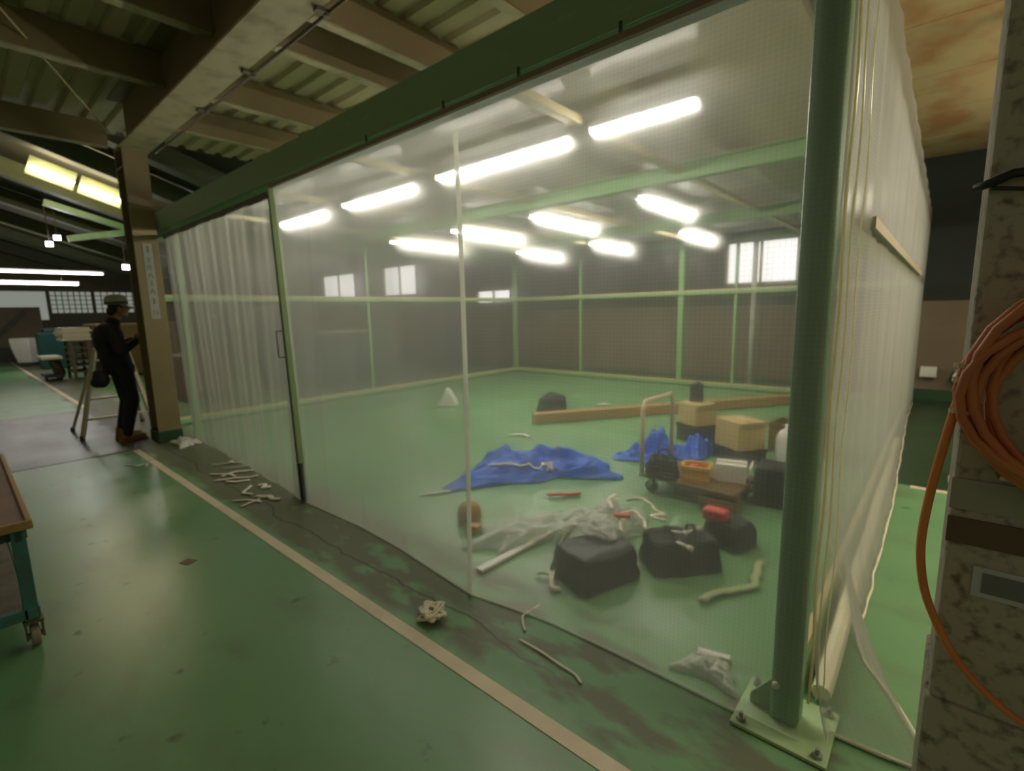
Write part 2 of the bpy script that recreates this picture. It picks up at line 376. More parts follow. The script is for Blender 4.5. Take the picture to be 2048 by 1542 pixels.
for k in range(9): pl.span((-0.72, -0.6+k*1.17, 3.62), (3.0, 0.555+k*1.17, 3.645))
struct(pl.build('ceiling_board', M_ply), 'stained tan ceiling boards above the concrete column', 'ceiling')

def purlin(x, y0, y1, label, z0=3.66, h=0.27, group=None):
    o = thing('roof_purlin', label, 'roof beam', (x, (y0+y1)/2, z0), 0, group); l = (y1-y0)/2
    MB().span((-0.012, -l, 0), (0.0, l, h)).build('web', M_brown, o)
    MB().span((-0.10, -l, -0.012), (-0.012, l, 0)).span((-0.10, -l, h-0.012), (-0.012, l, h)).build('flange', M_cream, o)
    return o
for x, lb in ((-0.95, 'brown roof purlin nearest the stained ceiling boards'), (-2.5, 'brown roof purlin crossing above the curtain lamps'), (-3.62, 'brown roof purlin with the broadest pale lower edge'),
              (-4.22, 'second brown purlin, tight beside the broad-edged one'), (-5.66, 'brown purlin meeting the pale beam halfway down'), (-6.82, 'brown purlin meeting the pale beam next to the column')):
    purlin(x, 1.74, 9.85, lb)
for x, lb in ((-4.4, 'dark purlin overhead before the beam, highest in view'), (-5.68, 'dark purlin overhead crossed by the thin brace rod'), (-8.1, 'dark purlin ending at the column top')):
    purlin(x, -1.15, 1.62, lb, z0=3.66, h=0.28)

# portal beam and column
t = thing('portal_beam', 'pale steel roof beam rising from the beige column', 'steel beam', (0, 1.65, 3.40))
MB().span((-7.3, -0.15, 0), (0.4, 0.15, 0.02)).build('bottom_flange', M_cream, t, bevel=0.003)
MB().span((-7.3, -0.008, 0.02), (0.4, 0.008, 0.55)).build('web', M_brown, t)
MB().span((-7.3, -0.15, 0.55), (0.4, 0.15, 0.57)).build('top_flange', M_brown, t)
t = thing('steel_column', 'beige steel column holding a vertical notice strip', 'column', (-7.22, 1.64, 0))
MB().span((0.15, -0.12, 0.14), (0.17, 0.12, 3.42)).build('front_flange', M_beige, t, bevel=0.004)
MB().span((-0.17, -0.12, 0.14), (-0.15, 0.12, 3.42)).build('rear_flange', M_beige, t)
MB().span((-0.15, -0.007, 0.14), (0.15, 0.007, 3.42)).build('web', mat('recess_shade_brown', (0.05, 0.035, 0.02), 0.6), t)  # shade of the column recess put into the web colour
MB().span((-0.15, -0.12, 3.2), (0.15, 0.12, 3.215)).build('stiffener', M_beige, t)
MB().span((-0.178, -0.128, 0), (0.178, 0.128, 0.14)).build('base', M_base, t, bevel=0.004)
t = thing('conduit_pipe', 'thin dark conduit clipped along the pale roof beam', 'pipe', (0, 1.83, 3.385))
MB().cyl((-7.0, 0, 0), (0.3, 0, 0), 0.011).build('pipe', M_rust, t, smooth=True)
for x in (-3.1, -4.25, -5.3, -2.0): MB().box((x, -0.03, 0.0), (0.05, 0.10, 0.022)).cyl((x, 0, -0.02), (x, 0, 0.02), 0.02).build('pipe_clamp', M_rust, t)
tag(MB().cyl((-4.6, 0.1, 3.92), (-6.97, 1.42, 3.50), 0.008, seg=8).build('brace_rod', M_batten), 'thin steel brace rod slanting under the dark roof', 'rod')

# hall roof beyond the column: slopes down away from the camera side
def zr(y): return 4.42 - 0.33*(min(y, 4.5)-0.95)
hr = MB()
for y0, y1 in ((-1.5, 4.5), (4.5, 9.95)):
    for a, b in ((-31, -8.7),):
        vs = [hr.bm.verts.new(v) for v in ((a, y0, zr(y0)+0.42), (b, y0, zr(y0)+0.42), (b, y1, zr(y1)+0.42), (a, y1, zr(y1)+0.42))]
        hr.bm.faces.new(vs)
struct(hr.build('ceiling_hall', M_darkroof, solid=0.05), 'dark sloping roof of the hall beyond the column', 'ceiling')
for i, x in enumerate((-9.6, -11.4, -14.3, -17.2, -20.3, -23.5, -27.0)):
    o = thing('hall_rafter', ['sloping green rafter closest to the beige column, in the dark hall roof', 'sloping green rafter beside the paired warm lamps', 'sloping green rafter just past the paired warm lamps', 'third sloping green rafter past the paired warm lamps',
                              'fourth sloping green rafter past the paired warm lamps', 'fifth sloping green rafter past the paired warm lamps', 'farthest sloping green rafter down the hall'][i], 'rafter', (x, 0, 0))
    for nm, w_, dz, hh in (('flange', 0.26, 0.0, 0.02), ('web', 0.02, 0.02, 0.36)):
        b = MB()
        for y0, y1 in ((-1.4, 4.5), (4.5, 9.9)):
            b.prism([(y0, zr(y0)+dz), (y1, zr(y1)+dz), (y1, zr(y1)+dz+hh), (y0, zr(y0)+dz+hh)], Matrix(((0, 0, w_, -w_/2), (1, 0, 0, 0), (0, 1, 0, 0), (0, 0, 0, 1))))
        b.build(nm, M_rafter, o)

# ------------------------------------------------------------------ curtain room frame
def hbeam_x(name, x0, x1, y, z0, z1, w, label, m=None):
    o = thing(name, label, 'steel beam', ((x0+x1)/2, y, z0)); l = (x1-x0)/2; h = z1-z0
    MB().span((-l, -w/2, 0), (l, w/2, 0.012)).span((-l, -w/2, h-0.012), (l, w/2, h)).build('flange', m or M_green, o, bevel=0.002)
    MB().span((-l, -0.005, 0.012), (l, 0.005, h-0.012)).build('web', m or M_green, o)
    return o
b = hbeam_x('room_header_beam', -8.2, -0.2, 1.88, 2.54, 2.75, 0.16, 'dark green steel header beam along the top of the front curtain')
MB().span((-4.0, -0.085, 0.0), (4.0, -0.075, 0.21)).build('face_plate', mat('header_green', (0.25, 0.37, 0.21), 0.5, col2=(0.34, 0.42, 0.28), scale=9, lo=0.6, hi=0.72, stretch=(1, 1, 3)), b)
hbeam_x('room_roof_beam', -8.1, -0.3, 4.40, 2.60, 2.74, 0.10, 'first green roof beam inside the room, behind the long lamp row', M_lgreen)
hbeam_x('room_roof_beam', -8.1, -0.3, 6.90, 2.60, 2.74, 0.10, 'second green roof beam inside the room, above the timber plank', M_lgreen)
hbeam_x('room_roof_beam', -8.1, -0.3, 9.38, 2.60, 2.74, 0.10, 'rear green roof beam along the top of the back curtain', M_green)
for x, lb in ((-8.1, 'green cross beam over the far end of the curtain room'), (-0.36, 'green cross beam over the near side curtain')):
    o = thing('room_side_beam', lb, 'steel beam', (x, 5.65, 2.60)); MB().span((-0.05, -3.68, 0), (0.05, 3.68, 0.14)).build('beam', M_green, o, bevel=0.004)
for x, lb in ((-1.86, 'cream cross bar behind the gap between the two brightest lamps'), (-3.52, 'cream cross bar behind the gap between second and third lamps'), (-5.0, 'cream cross bar behind the third lamp of the row'), (-6.5, 'cream cross bar closest to the far end curtain')):
    o = thing('room_cross_bar', lb, 'bar', (x, 5.6, 2.66)); MB().span((-0.035, -3.65, 0), (0.035, 3.65, 0.05)).build('bar', M_batten, o, bevel=0.003)

def gpost(x, y, w, label, z1=2.6, m=None, name='room_post'):
    o = thing(name, label, 'post', (x, y, 0))
    MB().span((-w/2, -w/2, 0.008), (w/2, w/2, z1)).build('shaft', m or M_lgreen, o, bevel=0.006)
    MB().span((-w*0.9, -w*0.9, 0), (w*0.9, w*0.9, 0.008)).build('base_plate', m or M_lgreen, o)
    return o
gpost(-8.1, 9.38, 0.10, 'green corner post where the back and end curtains meet')
gpost(-6.15, 9.38, 0.055, 'slim green post in the back frame closest to the corner post')
gpost(-3.85, 9.38, 0.10, 'green post in the back frame behind the black crate stack')
gpost(-2.85, 9.38, 0.05, 'slim green post in the back frame beside the white pipe')
gpost(-8.1, 1.95, 0.08, 'green end post behind the beige column')
gpost(-7.02, 1.93, 0.06, 'light green curtain post standing tight against the beige column')
gpost(-0.36, 9.38, 0.10, 'green corner post at the rear of the side curtain')
gpost(-8.1, 5.2, 0.05, 'slim green post in the middle of the end frame')
tag(MB().cyl((-2.62, 9.62, 0), (-2.62, 9.62, 2.7), 0.045).build('downpipe', M_white, smooth=True), 'white vertical pipe behind the back curtain', 'pipe')

def rail(a, b, label, z, name='frame_rail'):
    a = Vector((*a, z)); b = Vector((*b, z)); o = thing(name, label, 'rail', (a+b)/2); h = (b-a)/2
    MB().bar(-h, h, 0.05, 0.05).build('steel_rail', M_lgreen, o)
    MB().bar(-h+Vector((0, 0, 0.04)), h+Vector((0, 0, 0.04)), 0.03, 0.045).build('batten', M_batten, o)
    return o
rail((-8.1, 9.32), (-0.4, 9.32), 'middle rail of the back frame with cream batten', 1.76)
rail((-8.1, 9.32), (-0.4, 9.32), 'bottom rail of the back frame with cream batten', 0.05)
rail((-8.04, 2.0), (-8.04, 9.3), 'middle rail of the far end frame with cream batten', 1.76)
rail((-8.04, 2.0), (-8.04, 9.3), 'bottom rail of the far end frame with cream batten', 0.05)
rail((-0.36, 2.0), (-0.36, 9.3), 'middle rail inside the side curtain with cream batten', 1.80)
tag(MB().span((-0.250, 2.5, 1.80), (-0.238, 7.4, 1.845)).build('outer_batten', mat('dull_cream_batten', (0.46, 0.39, 0.26), 0.6)), 'cream outer batten nailed along the middle of the side sheet', 'batten')
rail((-0.33, 2.05), (-0.33, 9.3), 'bottom rail along the side curtain with cream batten', 0.05)

# thick corner post with base plate
t = thing('corner_post', 'thick green corner post with a bolted base plate', 'post', (-0.318, 1.84, 0))
MB().span((-0.047, -0.047, 0.014), (0.047, 0.047, 2.54)).build('shaft', mat('post_green', (0.20, 0.42, 0.20), 0.4, col2=(0.16, 0.36, 0.17)), t, bevel=0.016, segs=4)
MB().span((-0.15, -0.15, 0), (0.15, 0.13, 0.014)).build('base_plate', mat('plate_green', (0.44, 0.62, 0.32), 0.5), t, bevel=0.003)
MB().prism([(-0.045, 0.014), (-0.12, 0.014), (-0.12, 0.05), (-0.045, 0.15)], Matrix(((1, 0, 0, 0), (0, 0, 0.01, -0.01), (0, 1, 0, 0), (0, 0, 0, 1)))).build('gusset', M_lgreen, t)
for x, y in ((-0.12, -0.12), (0.12, -0.12), (-0.12, 0.10), (0.12, 0.10)):
    MB().cyl((x, y, 0.014), (x, y, 0.026), 0.016, seg=6).cyl((x, y, 0.02), (x, y, 0.045), 0.007, seg=10).build('bolt', M_steel, t)

# ------------------------------------------------------------------ curtains (reinforced film)
def lerp_tab(tab, x):
    for (a, va), (b, vb) in zip(tab, tab[1:]):
        if x <= b: return va + (vb-va)*max(0, (x-a))/(b-a)
    return tab[-1][1]
bot = [(-7.3, 1.84), (-6.42, 1.86), (-5, 1.80), (-3.8, 1.735), (-3.0, 1.76), (-2.5, 1.735), (-1.79, 1.665), (-1.33, 1.74), (-0.93, 1.755), (-0.55, 1.75), (-0.25, 1.745)]
def front(u0, u1, amp, seed):
    rnd = random.Random(seed); ph = [rnd.uniform(0, 6.28) for _ in range(5)]; fr = [rnd.uniform(3, 14) for _ in range(5)]
    def fn(u, v):
        x = u0+(u1-u0)*u; z = 2.50*v + 0.002
        yt = 1.775; yb = lerp_tab(bot, x); k = (1-v)**1.6
        fold = sum(math.sin(x*f_+p + v*1.3*(i-2)) for i, (f_, p) in enumerate(zip(fr, ph)))*amp*(0.35+0.65*(1-abs(2*v-1)))
        return (x, yt*(1-k)+yb*k+fold*(0.3+0.7*math.sin(math.pi*min(1, v+0.15))), z+0.012*math.sin(x*9)*(1-v)**6*(1 if v > 0 else 0))
    return fn, (lambda u, v: ((u1-u0)*u+50, 2.5*v+0.004*math.sin(u*40)))
def curtain(name, fn, uvfn, m, label, nu=90, nv=50, hem=None):
    o = thing(name, label, 'plastic curtain')
    MB().grid(nu, nv, fn, uvfn).build('film', m, o)
    return o
fn, uv = front(-4.0, -0.262, 0.004, 3)
US = (4.0-1.79)/3.738                                   # the seam, leaning a little
def seam(v): return US-0.11*v/3.738
M_filmdense = film_material('dense_reinforced_film', 0.70, grid=0.017, gridamt=0.08, blur=0.3, milk=(0.42, 0.42, 0.385))
ga = curtain('plastic_curtain', lambda u, v: fn(u*seam(v), v), lambda u, v: (3.738*u*seam(v), 2.5*v), M_filmdense, 'hazy reinforced plastic sheet between the sliding door and the taped seam', 90, 50)
fc = curtain('plastic_curtain', lambda u, v: fn(seam(v)+u*(1-seam(v)), v), lambda u, v: (3.738*(seam(v)+u*(1-seam(v))), 2.5*v), M_film, 'clear reinforced plastic sheet with square mesh between taped seam and thick green post', 80, 50)
# taped seam and top batten of the front sheet
bb = MB()
pts = [Vector(fn((x+4.0)/3.738, v))+Vector((0, -0.004, 0)) for v in [i/20 for i in range(20)] for x in [-1.79-0.11*v]]
bb.grid(1, len(pts)-1, lambda u, v: pts[int(round(v*(len(pts)-1)))]+Vector(((u-0.5)*0.036, 0, 0)), lambda u, v: (u, v)).build('seam_tape', film_material('seam_tape_film', 0.06, gridamt=0, milk=(0.95, 0.95, 0.85)), fc)
tb = mat('grey_brown_batten', (0.26, 0.20, 0.14), 0.6)
MB().span((-4.0, 1.755, 2.475), (-1.9, 1.785, 2.50)).build('top_batten', tb, ga)
MB().span((-1.9, 1.755, 2.475), (-0.3, 1.785, 2.50)).build('top_batten', tb, fc)
MB().tube([Vector(fn(US*i/36, 0.0))+Vector((0, 0, 0.004)) for i in range(37)], 0.006, 6).build('hem', M_bag, ga)
MB().tube([Vector(fn(US+(1-US)*i/24, 0.0))+Vector((0, 0, 0.004)) for i in range(25)], 0.006, 6).build('hem', M_bag, fc)
for x in (-1.0, -1.5, -2.0, -2.7): MB().span((x-0.006, 1.79, 2.49), (x+0.006, 1.80, 2.56)).build('hanger', M_dgreen, fc)

def door_fn(u, v):
    x0 = -7.0; x1 = -3.83-0.18*v; x = x0+(x1-x0)*u; z = 0.01+2.43*v
    yb = lerp_tab(bot, x)+0.01
    return (x, yb*(1-v)+1.80*v + 0.008*math.sin(x*7)+0.005*math.sin(x*17+1)+0.004*math.sin(x*31+v*2), z)
dr = curtain('sliding_curtain_door', door_fn, lambda u, v: (3.1*u, 2.43*v), M_filmmilk, 'milky plastic sliding door between the beige column and the dark handle stile', 110, 40)
p0 = Vector((-3.825, 1.735, 0.01)); p1 = Vector((-4.02, 1.775, 2.47))
MB().bar(p0, p1, 0.035, 0.03).build('closing_stile', M_dgreen, dr, bevel=0.003)
q0 = p0+(p1-p0)*0.13+Vector((0.045, 0, 0)); q1 = p1+Vector((0.035, 0, 0))
MB().bar(q0+Vector((0.01,0,0)), q1+Vector((0.008,0,0)), 0.055, 0.03).build('side_stile', mat('stile_green', (0.46, 0.60, 0.32), 0.5), dr, bevel=0.003)
MB().bar((-3.79, 1.74, 0.01), (-3.81, 1.745, 0.33), 0.03, 0.02).build('lower_stile', mat('stile_grey', (0.14, 0.15, 0.14), 0.5), dr)
hd = MB(); hz0, hz1 = 1.17, 1.38
for z in (hz0, hz1): hd.cyl(p0+(p1-p0)*(z/2.47)+Vector((0, 0.0, 0)), p0+(p1-p0)*(z/2.47)+Vector((-0.055, -0.045, 0)), 0.005, seg=8)
hd.cyl(p0+(p1-p0)*(hz0/2.47)+Vector((-0.055, -0.045, 0)), p0+(p1-p0)*(hz1/2.47)+Vector((-0.055, -0.045, 0)), 0.006, seg=8)
hd.build('pull_handle', M_steel, dr, smooth=True)
MB().span((-7.0, 1.80, 2.43), (-4.0, 1.83, 2.48)).build('top_track', M_rust, dr)

# side curtain, its near lower corner pulled out into a flap
def side_fn(u, v):
    y = 1.80+7.6*u**1.6; z = 2.80*v
    flare = 0.085*(1-v)**9*max(0, 1-max(0, y-4.5)/3.5)
    k = max(0.0, 1-z/0.70)**1.25                      # the near foot is pulled outwards into a flap
    near = max(0.0, 1-abs(y-1.98)/0.55) if y > 1.98 else max(0.0, 1-abs(y-1.98)/0.12)
    near = near*near*(3-2*near)
    x = -0.262+flare+0.27*near*k+0.006*math.sin(y*23)*(1-u)+0.004*math.sin(y*9+z*2)
    yy = y - 0.10*near*k
    return (x, yy, 0.004+z)
sc_ = curtain('plastic_curtain', side_fn, lambda u, v: (7.6*u**1.6, 2.8*v), M_filmside, 'milky plastic side sheet beside the thick green post, its foot pulled out into a flap', 90, 70)
MB().tube([Vector(side_fn(u/40, 0))+Vector((0.0, 0, 0.004)) for u in range(0, 41)], 0.007, 6).build('hem_cord', M_string, sc_)
vb = MB()
for k, (dx, w_) in enumerate(((0.0, 0.0045), (0.03, 0.003), (0.065, 0.0022))):
    vb.tube([(-0.245+dx*0.5+0.003*math.sin(i*0.9+k), 1.79+dx+0.004*math.sin(i*0.6+k*2), 0.14+i*2.6/30) for i in range(31)], w_, 6)
vb.build('edge_fold', film_material('folded_edge_film', 0.25, gridamt=0, milk=(0.95, 0.90, 0.62)), sc_)
# bottom batten wrapped in cream tape where the side sheet meets the floor rail
MB().tube([(-0.235+0.003*math.sin(i)-0.0025*i, 2.0+i*4.5/20, 0.045+0.008*math.sin(i*0.7)) for i in range(21)], 0.034, 8).build('wrapped_hem', mat('cream_hem', (0.92, 0.88, 0.60), 0.55), sc_)

def back_fn(u, v): x = -8.1+7.75*u; return (x, 9.44+0.01*math.sin(x*6), 0.02+2.6*v)
curtain('plastic_curtain', back_fn, lambda u, v: (7.75*u, 2.6*v), M_filmfar, 'clear plastic sheet across the back of the room, before the brown wall', 60, 10)
def end_fn(u, v): y = 1.95+7.4*u; return (-8.13+0.01*math.sin(y*7), y, 0.02+2.6*v)
curtain('plastic_curtain', end_fn, lambda u, v: (7.4*u, 2.6*v), M_filmfar, 'clear plastic sheet closing the far end of the room', 60, 10)
def roof_fn(u, v): x = -8.1+7.75*u; y = 1.98+7.4*v; return (x, y, 2.80-0.01*abs(math.sin(x*2))*math.sin(math.pi*v*3)**2)
o = tag(MB().grid(50, 40, roof_fn, lambda u, v: (7.75*u, 7.4*v)).build('roof_sheet', M_filmroof), 'milky plastic sheet lying over the roof beams of the room', 'plastic sheet')

# ------------------------------------------------------------------ lamps
def tube_lamp(a, b, label, group, m=M_tube, housing=M_white, name='tube_lamp', r=0.021, w=0.07, pair=False):
    a, b = Vector(a), Vector(b); c = (a+b)/2; o = thing(name, label, 'lamp', c, 0, group); h = (b-a)/2; ax = h.normalized()
    MB().bar(-h+Vector((0, 0, 0.045)), h+Vector((0, 0, 0.045)), 0.045, w).build('housing', housing, o, bevel=0.004)
    side = ax.cross(Vector((0, 0, 1))).normalized()
    offs = (-0.03, 0.03) if pair else (0.0,)
    for s in offs:
        MB().cyl(-h*0.97+side*s, h*0.97+side*s, r, seg=12).build('tube', m, o, smooth=True)
    if name == 'tube_lamp' and 2.5 < a.z < 2.65:
        for e in (-0.7, 0.7): MB().cyl(h*e+Vector((0, 0, 0.06)), h*e+Vector((0, 0, 2.80-a.z)), 0.004, seg=6).build('hanger', M_steel, o)
    for e in (-1, 1): MB().box(h*e*0.985, (0.03 if abs(ax.x) > .5 else w, w if abs(ax.x) > .5 else 0.03, 0.05)).build('end_cap', housing, o)
    return o
G = 'tube lamps under the curtain room roof'
Z = 2.62
tube_lamp((-1.80, 2.85, Z), (-1.10, 2.85, Z), 'brightest tube lamp, first of the front row, closest to the thick post', G)
tube_lamp((-3.32, 2.87, Z), (-1.95, 2.87, Z), 'long tube lamp, second of the front row', G)
tube_lamp((-4.80, 2.87, Z), (-3.62, 2.87, Z), 'tube lamp, third of the front row, above the sliding door edge', G)
tube_lamp((-6.40, 2.87, Z), (-5.20, 2.87, Z), 'tube lamp, last of the front row, behind the milky door', G)
for x, y0, y1, lb in ((-2.42, 4.65, 6.05, 'tube lamp running front to back, closest to the bright window'), (-3.78, 4.62, 6.05, 'tube lamp running front to back, second from the thick post'),
                      (-5.15, 4.62, 6.05, 'tube lamp running front to back, third from the thick post'), (-6.55, 4.62, 6.05, 'tube lamp running front to back, closest to the far end curtain'),
                      (-3.05, 7.2, 8.6, 'rear tube lamp above the white pipe'), (-4.6, 7.2, 8.6, 'rear tube lamp, second from the white pipe'), (-6.2, 7.2, 8.6, 'rear tube lamp above the corner post side')):
    tube_lamp((x, y0, Z-0.02), (x, y1, Z-0.02), lb, G)

# far hall lamps
GH = 'paired warm tube lamps on the hall roof'
def slope_lamp(x, y0, label):
    n = 0.62; a = Vector((x, y0, zr(y0)-0.10)); b = Vector((x, y0+n, zr(y0+n)-0.10)); c = (a+b)/2
    o = thing('twin_tube_lamp', label, 'lamp', c, 0, GH); h = (b-a)/2; up_ = Vector((1, 0, 0)).cross(h).normalized()
    if up_.z < 0: up_ = -up_
    MB().bar(-h+up_*0.04, h+up_*0.04, 0.34, 0.03, math.pi/2).build('reflector', M_rafter, o)
    for s in (-0.11, 0.0, 0.11): MB().cyl(-h*0.95+Vector((s, 0, 0)), h*0.95+Vector((s, 0, 0)), 0.016, seg=10).build('tube', M_tubewarm, o, smooth=True)
    return o
slope_lamp(-12.4, 1.27, 'warm lamp of bright tubes on the hall roof, farther from the column')
slope_lamp(-12.4, 1.95, 'warm lamp of bright tubes on the hall roof, closer to the column')
tube_lamp((-20.0, 0.2, 2.92), (-20.0, 3.45, 2.92), 'upper long tube lamp hanging far down the hall', 'long lamps far down the hall', M_tubecool, M_white, pair=True)
tube_lamp((-20.2, 0.2, 2.60), (-20.2, 2.84, 2.60), 'lower long tube lamp hanging far down the hall', 'long lamps far down the hall', M_tubecool, M_white, pair=True)

def flood(loc, aim, label, s=0.16):
    d = (Vector(aim)-Vector(loc)).normalized(); o = thing('flood_lamp', label, 'lamp', loc)
    q = d.to_track_quat('Z', 'Y').to_matrix().to_4x4()
    b = MB(); b.box(-d*0.05, (s*1.25, s*1.25, 0.09), q, taper=1.0); b.build('housing', M_blackp, o, bevel=0.01)
    b = MB(); b.box((0, 0, 0), (s, s*0.8, 0.006), q); b.build('lens', M_flood, o)
    MB().cyl((0, 0, 0.05), (0, 0, zr(loc[1])+0.385-loc[2]), 0.012, seg=8).build('bracket', M_rust, o)
    return o
GF = 'white flood lamps in the dark hall'
flood((-16.0, 1.98, 3.45), (0, 0, 1.2), 'white flood lamp in the dark hall, upper of the close pair', 0.12)
flood((-15.7, 1.79, 3.26), (0, 0, 1.2), 'white flood lamp in the dark hall, lower of the close pair', 0.12)
flood((-15.0, 3.02, 2.75), (0, 0, 1.2), 'white flood lamp beside the beige column above the capped person', 0.13)
flood((-12.0, 3.86, 3.70), (0, 0, 1.2), 'white flood lamp seen over the green header beam behind the column', 0.16)
# green truss bracing near the floods
tr = MB()
for a, b in (((-14, 1.6, 3.9), (-14, 4.4, 3.1)), ((-14, 1.9, 3.2), (-14, 4.2, 3.75))): tr.bar(a, b, 0.12, 0.12)
tag(tr.build('roof_brace', M_green), 'light green crossed roof braces behind the flood lamps', 'brace')

# unseen bay lamps added beyond the grey pillar to brighten floor and ceiling boards
GA = 'added bay lamps'
emis('added_bay_glow', (1.0, 0.90, 0.70), 58.0)
for y, lb in ((2.3, 'added unseen tube lamp beyond the grey pillar, closest to it'), (4.3, 'added unseen tube lamp beyond the grey pillar, middle of three'), (6.5, 'added unseen tube lamp beyond the grey pillar, closest to the back wall')):
    tube_lamp((1.45, y, 2.75), (1.45, y+1.5, 2.75), lb, GA, MATS['added_bay_glow'], M_white, pair=True)

# ------------------------------------------------------------------ things lying in the room
def crumple(name, c, sx, sy, h, m, label, cat, rot=0, seed=1, n=44, peak=None, parent=None, thick=0.004, edge=0.22, uv=False):
    rnd = random.Random(seed)
    W = [(rnd.uniform(-9, 9), rnd.uniform(-9, 9), rnd.uniform(0, 6.3), rnd.uniform(0.3, 1)) for _ in range(9)]
    ca, sa = math.cos(rot), math.sin(rot)
    def fn(u, v):
        a = 2*u-1; b = 2*v-1
        ang = math.atan2(b, a); rr = max(abs(a), abs(b))
        lim = 1+edge*math.sin(ang*3+seed)+edge*0.6*math.sin(ang*7+seed*2)
        x = a*sx/2*lim; y = b*sy/2*lim
        z = 0
        for kx, ky, p, w in W: z += w*(1-abs(math.sin(kx*a*0.9+ky*b*0.9+p)))**1.5*1.5
        z = z/4.2*h*(1-rr**4)
        if peak:
            for px_, py_, ph, pr in peak: z += ph*math.exp(-((a-px_)**2+(b-py_)**2)/pr**2)
        return (x*ca-y*sa, x*sa+y*ca, 0.006+z)
    o = MB().grid(n, n, fn, (lambda u, v: (u, v)) if uv else None).build(name, m, parent, solid=thick)
    o.location = c
    if label: tag(o, label, cat)
    return o
crumple('tarpaulin', (-2.78, 3.45, 0), 0.62, 1.25, 0.15, M_tarp, 'large crumpled blue tarpaulin on the floor with a loose cord on it', 'tarpaulin', rot=-0.75, seed=4, peak=[(-0.5, 0.5, 0.08, 0.5), (0.0, -0.5, 0.08, 0.5), (-0.5, -0.55, 0.1, 0.3)])
crumple('tarpaulin', (-2.05, 4.55, 0), 0.5, 0.62, 0.14, M_tarp, 'smaller blue tarpaulin heaped to a peak behind the trolley handle', 'tarpaulin', rot=-0.4, seed=8, peak=[(-0.3, 0.1, 0.22, 0.35)])
crumple('tarpaulin', (-1.80, 4.93, 0), 0.30, 0.36, 0.12, M_tarp, 'blue tarpaulin tucked beside the dark crate under the cartons', 'tarpaulin', rot=-0.2, seed=11, peak=[(0, 0, 0.12, 0.6)])
def ribbon(name, pts, w, m, label, cat, group=None, parent=None, wob=0.0, seed=0, r=0.35):
    P = []
    rnd = random.Random(seed)
    for a, b in zip(pts, pts[1:]):
        for k in range(6):
            t = k/6; P.append(Vector(a).lerp(Vector(b), t)+Vector((rnd.uniform(-wob, wob), rnd.uniform(-wob, wob), 0)))
    P.append(Vector(pts[-1]))
    for _ in range(2): P = [P[0]]+[(P[i-1]+P[i]*2+P[i+1])/4 for i in range(1, len(P)-1)]+[P[-1]]
    o = MB().tube(P, w/2, 8, flat=r).build(name, m, parent, smooth=True)
    if label: tag(o, label, cat, group)
    return o
bpy.context.view_layer.update()
_tp = bpy.data.objects['tarpaulin']
def on_tarp(x, y):
    ok, loc, nr, fi = _tp.ray_cast(_tp.matrix_world.inverted() @ Vector((x, y, 2)), Vector((0, 0, -1)))
    return (x, y, (loc.z if ok else 0.0)+0.016)
ribbon('cord', [on_tarp(-2.95+0.022*i, 3.02+0.024*i+0.02*math.sin(i*1.3)) for i in range(19)]+[on_tarp(-2.62, 3.50), on_tarp(-2.68, 3.44), on_tarp(-2.58, 3.40)], 0.022, M_string, 'knotted cream cord lying on the large blue tarpaulin', 'cord', wob=0.02, seed=3, r=0.8)

tag(MB().bar((-4.05, 5.02, 0.075), (-1.2, 9.1, 0.075), 0.15, 0.13).build('timber_plank', M_wood, bevel=0.006), 'long brown timber beam lying across the room floor', 'timber')

def carton(name, c, d, rot, label, m=M_card, flaps=True):
    o = thing(name, label, 'box', c, rot); w, l, h = d
    MB().span((-w/2, -l/2, 0), (w/2, l/2, h)).build('body', m, o, bevel=0.004)
    MB().span((-w/2+0.002, -0.02, h), (w/2-0.002, 0.02, h+0.002)).build('packing_tape', M_batten, o)
    if flaps:
        b = MB()
        b.box((w/2+0.02, 0, h-0.03), (0.004, l*0.96, 0.09), Matrix.Rotation(0.5, 4, 'Y')); b.build('flap', m, o)
    return o
def crate(name, c, d, rot, label, m=M_blackp, cat='crate', group=None):
    o = thing(name, label, cat, c, rot, group); w, l, h = d; t = 0.012
    b = MB().span((-w/2, -l/2, 0), (w/2, l/2, t)).span((-w/2, -l/2, t), (-w/2+t, l/2, h)).span((w/2-t, -l/2, t), (w/2, l/2, h)).span((-w/2+t, -l/2, t), (w/2-t, -l/2+t, h)).span((-w/2+t, l/2-t, t), (w/2-t, l/2, h))
    b.build('body', m, o, bevel=0.003)
    MB().span((-w/2-0.01, -l/2-0.01, h-0.03), (-w/2, l/2+0.01, h)).span((w/2, -l/2-0.01, h-0.03), (w/2+0.01, l/2+0.01, h)).span((-w/2, -l/2-0.01, h-0.03), (w/2, -l/2, h)).span((-w/2, l/2, h-0.03), (w/2, l/2+0.01, h)).build('rim', m, o, bevel=0.003)
    return o
crate('storage_crate', (-2.02, 5.45, 0), (0.30, 0.30, 0.20), -0.5, 'dark crate holding up the smaller carton by the plank')
carton('cardboard_carton', (-2.02, 5.45, 0.20), (0.30, 0.28, 0.24), -0.5, 'smaller tan carton sitting on the dark crate')
crate('storage_crate', (-1.42, 4.98, 0), (0.36, 0.32, 0.14), -0.6, 'low dark crate holding up the larger carton')
carton('cardboard_carton', (-1.42, 4.98, 0.14), (0.34, 0.30, 0.27), -0.6, 'larger tan carton closest to the thick green post')
tag(MB().box((0, 0, 0.10), (0.12, 0.1, 0.2)).ball((0, 0, 0.2), (0.05, 0.045, 0.03)).build('tool_case', M_blackp, bevel=0.01), 'small black case on top of the smaller carton', 'case').location = (-2.05, 5.5, 0.442)

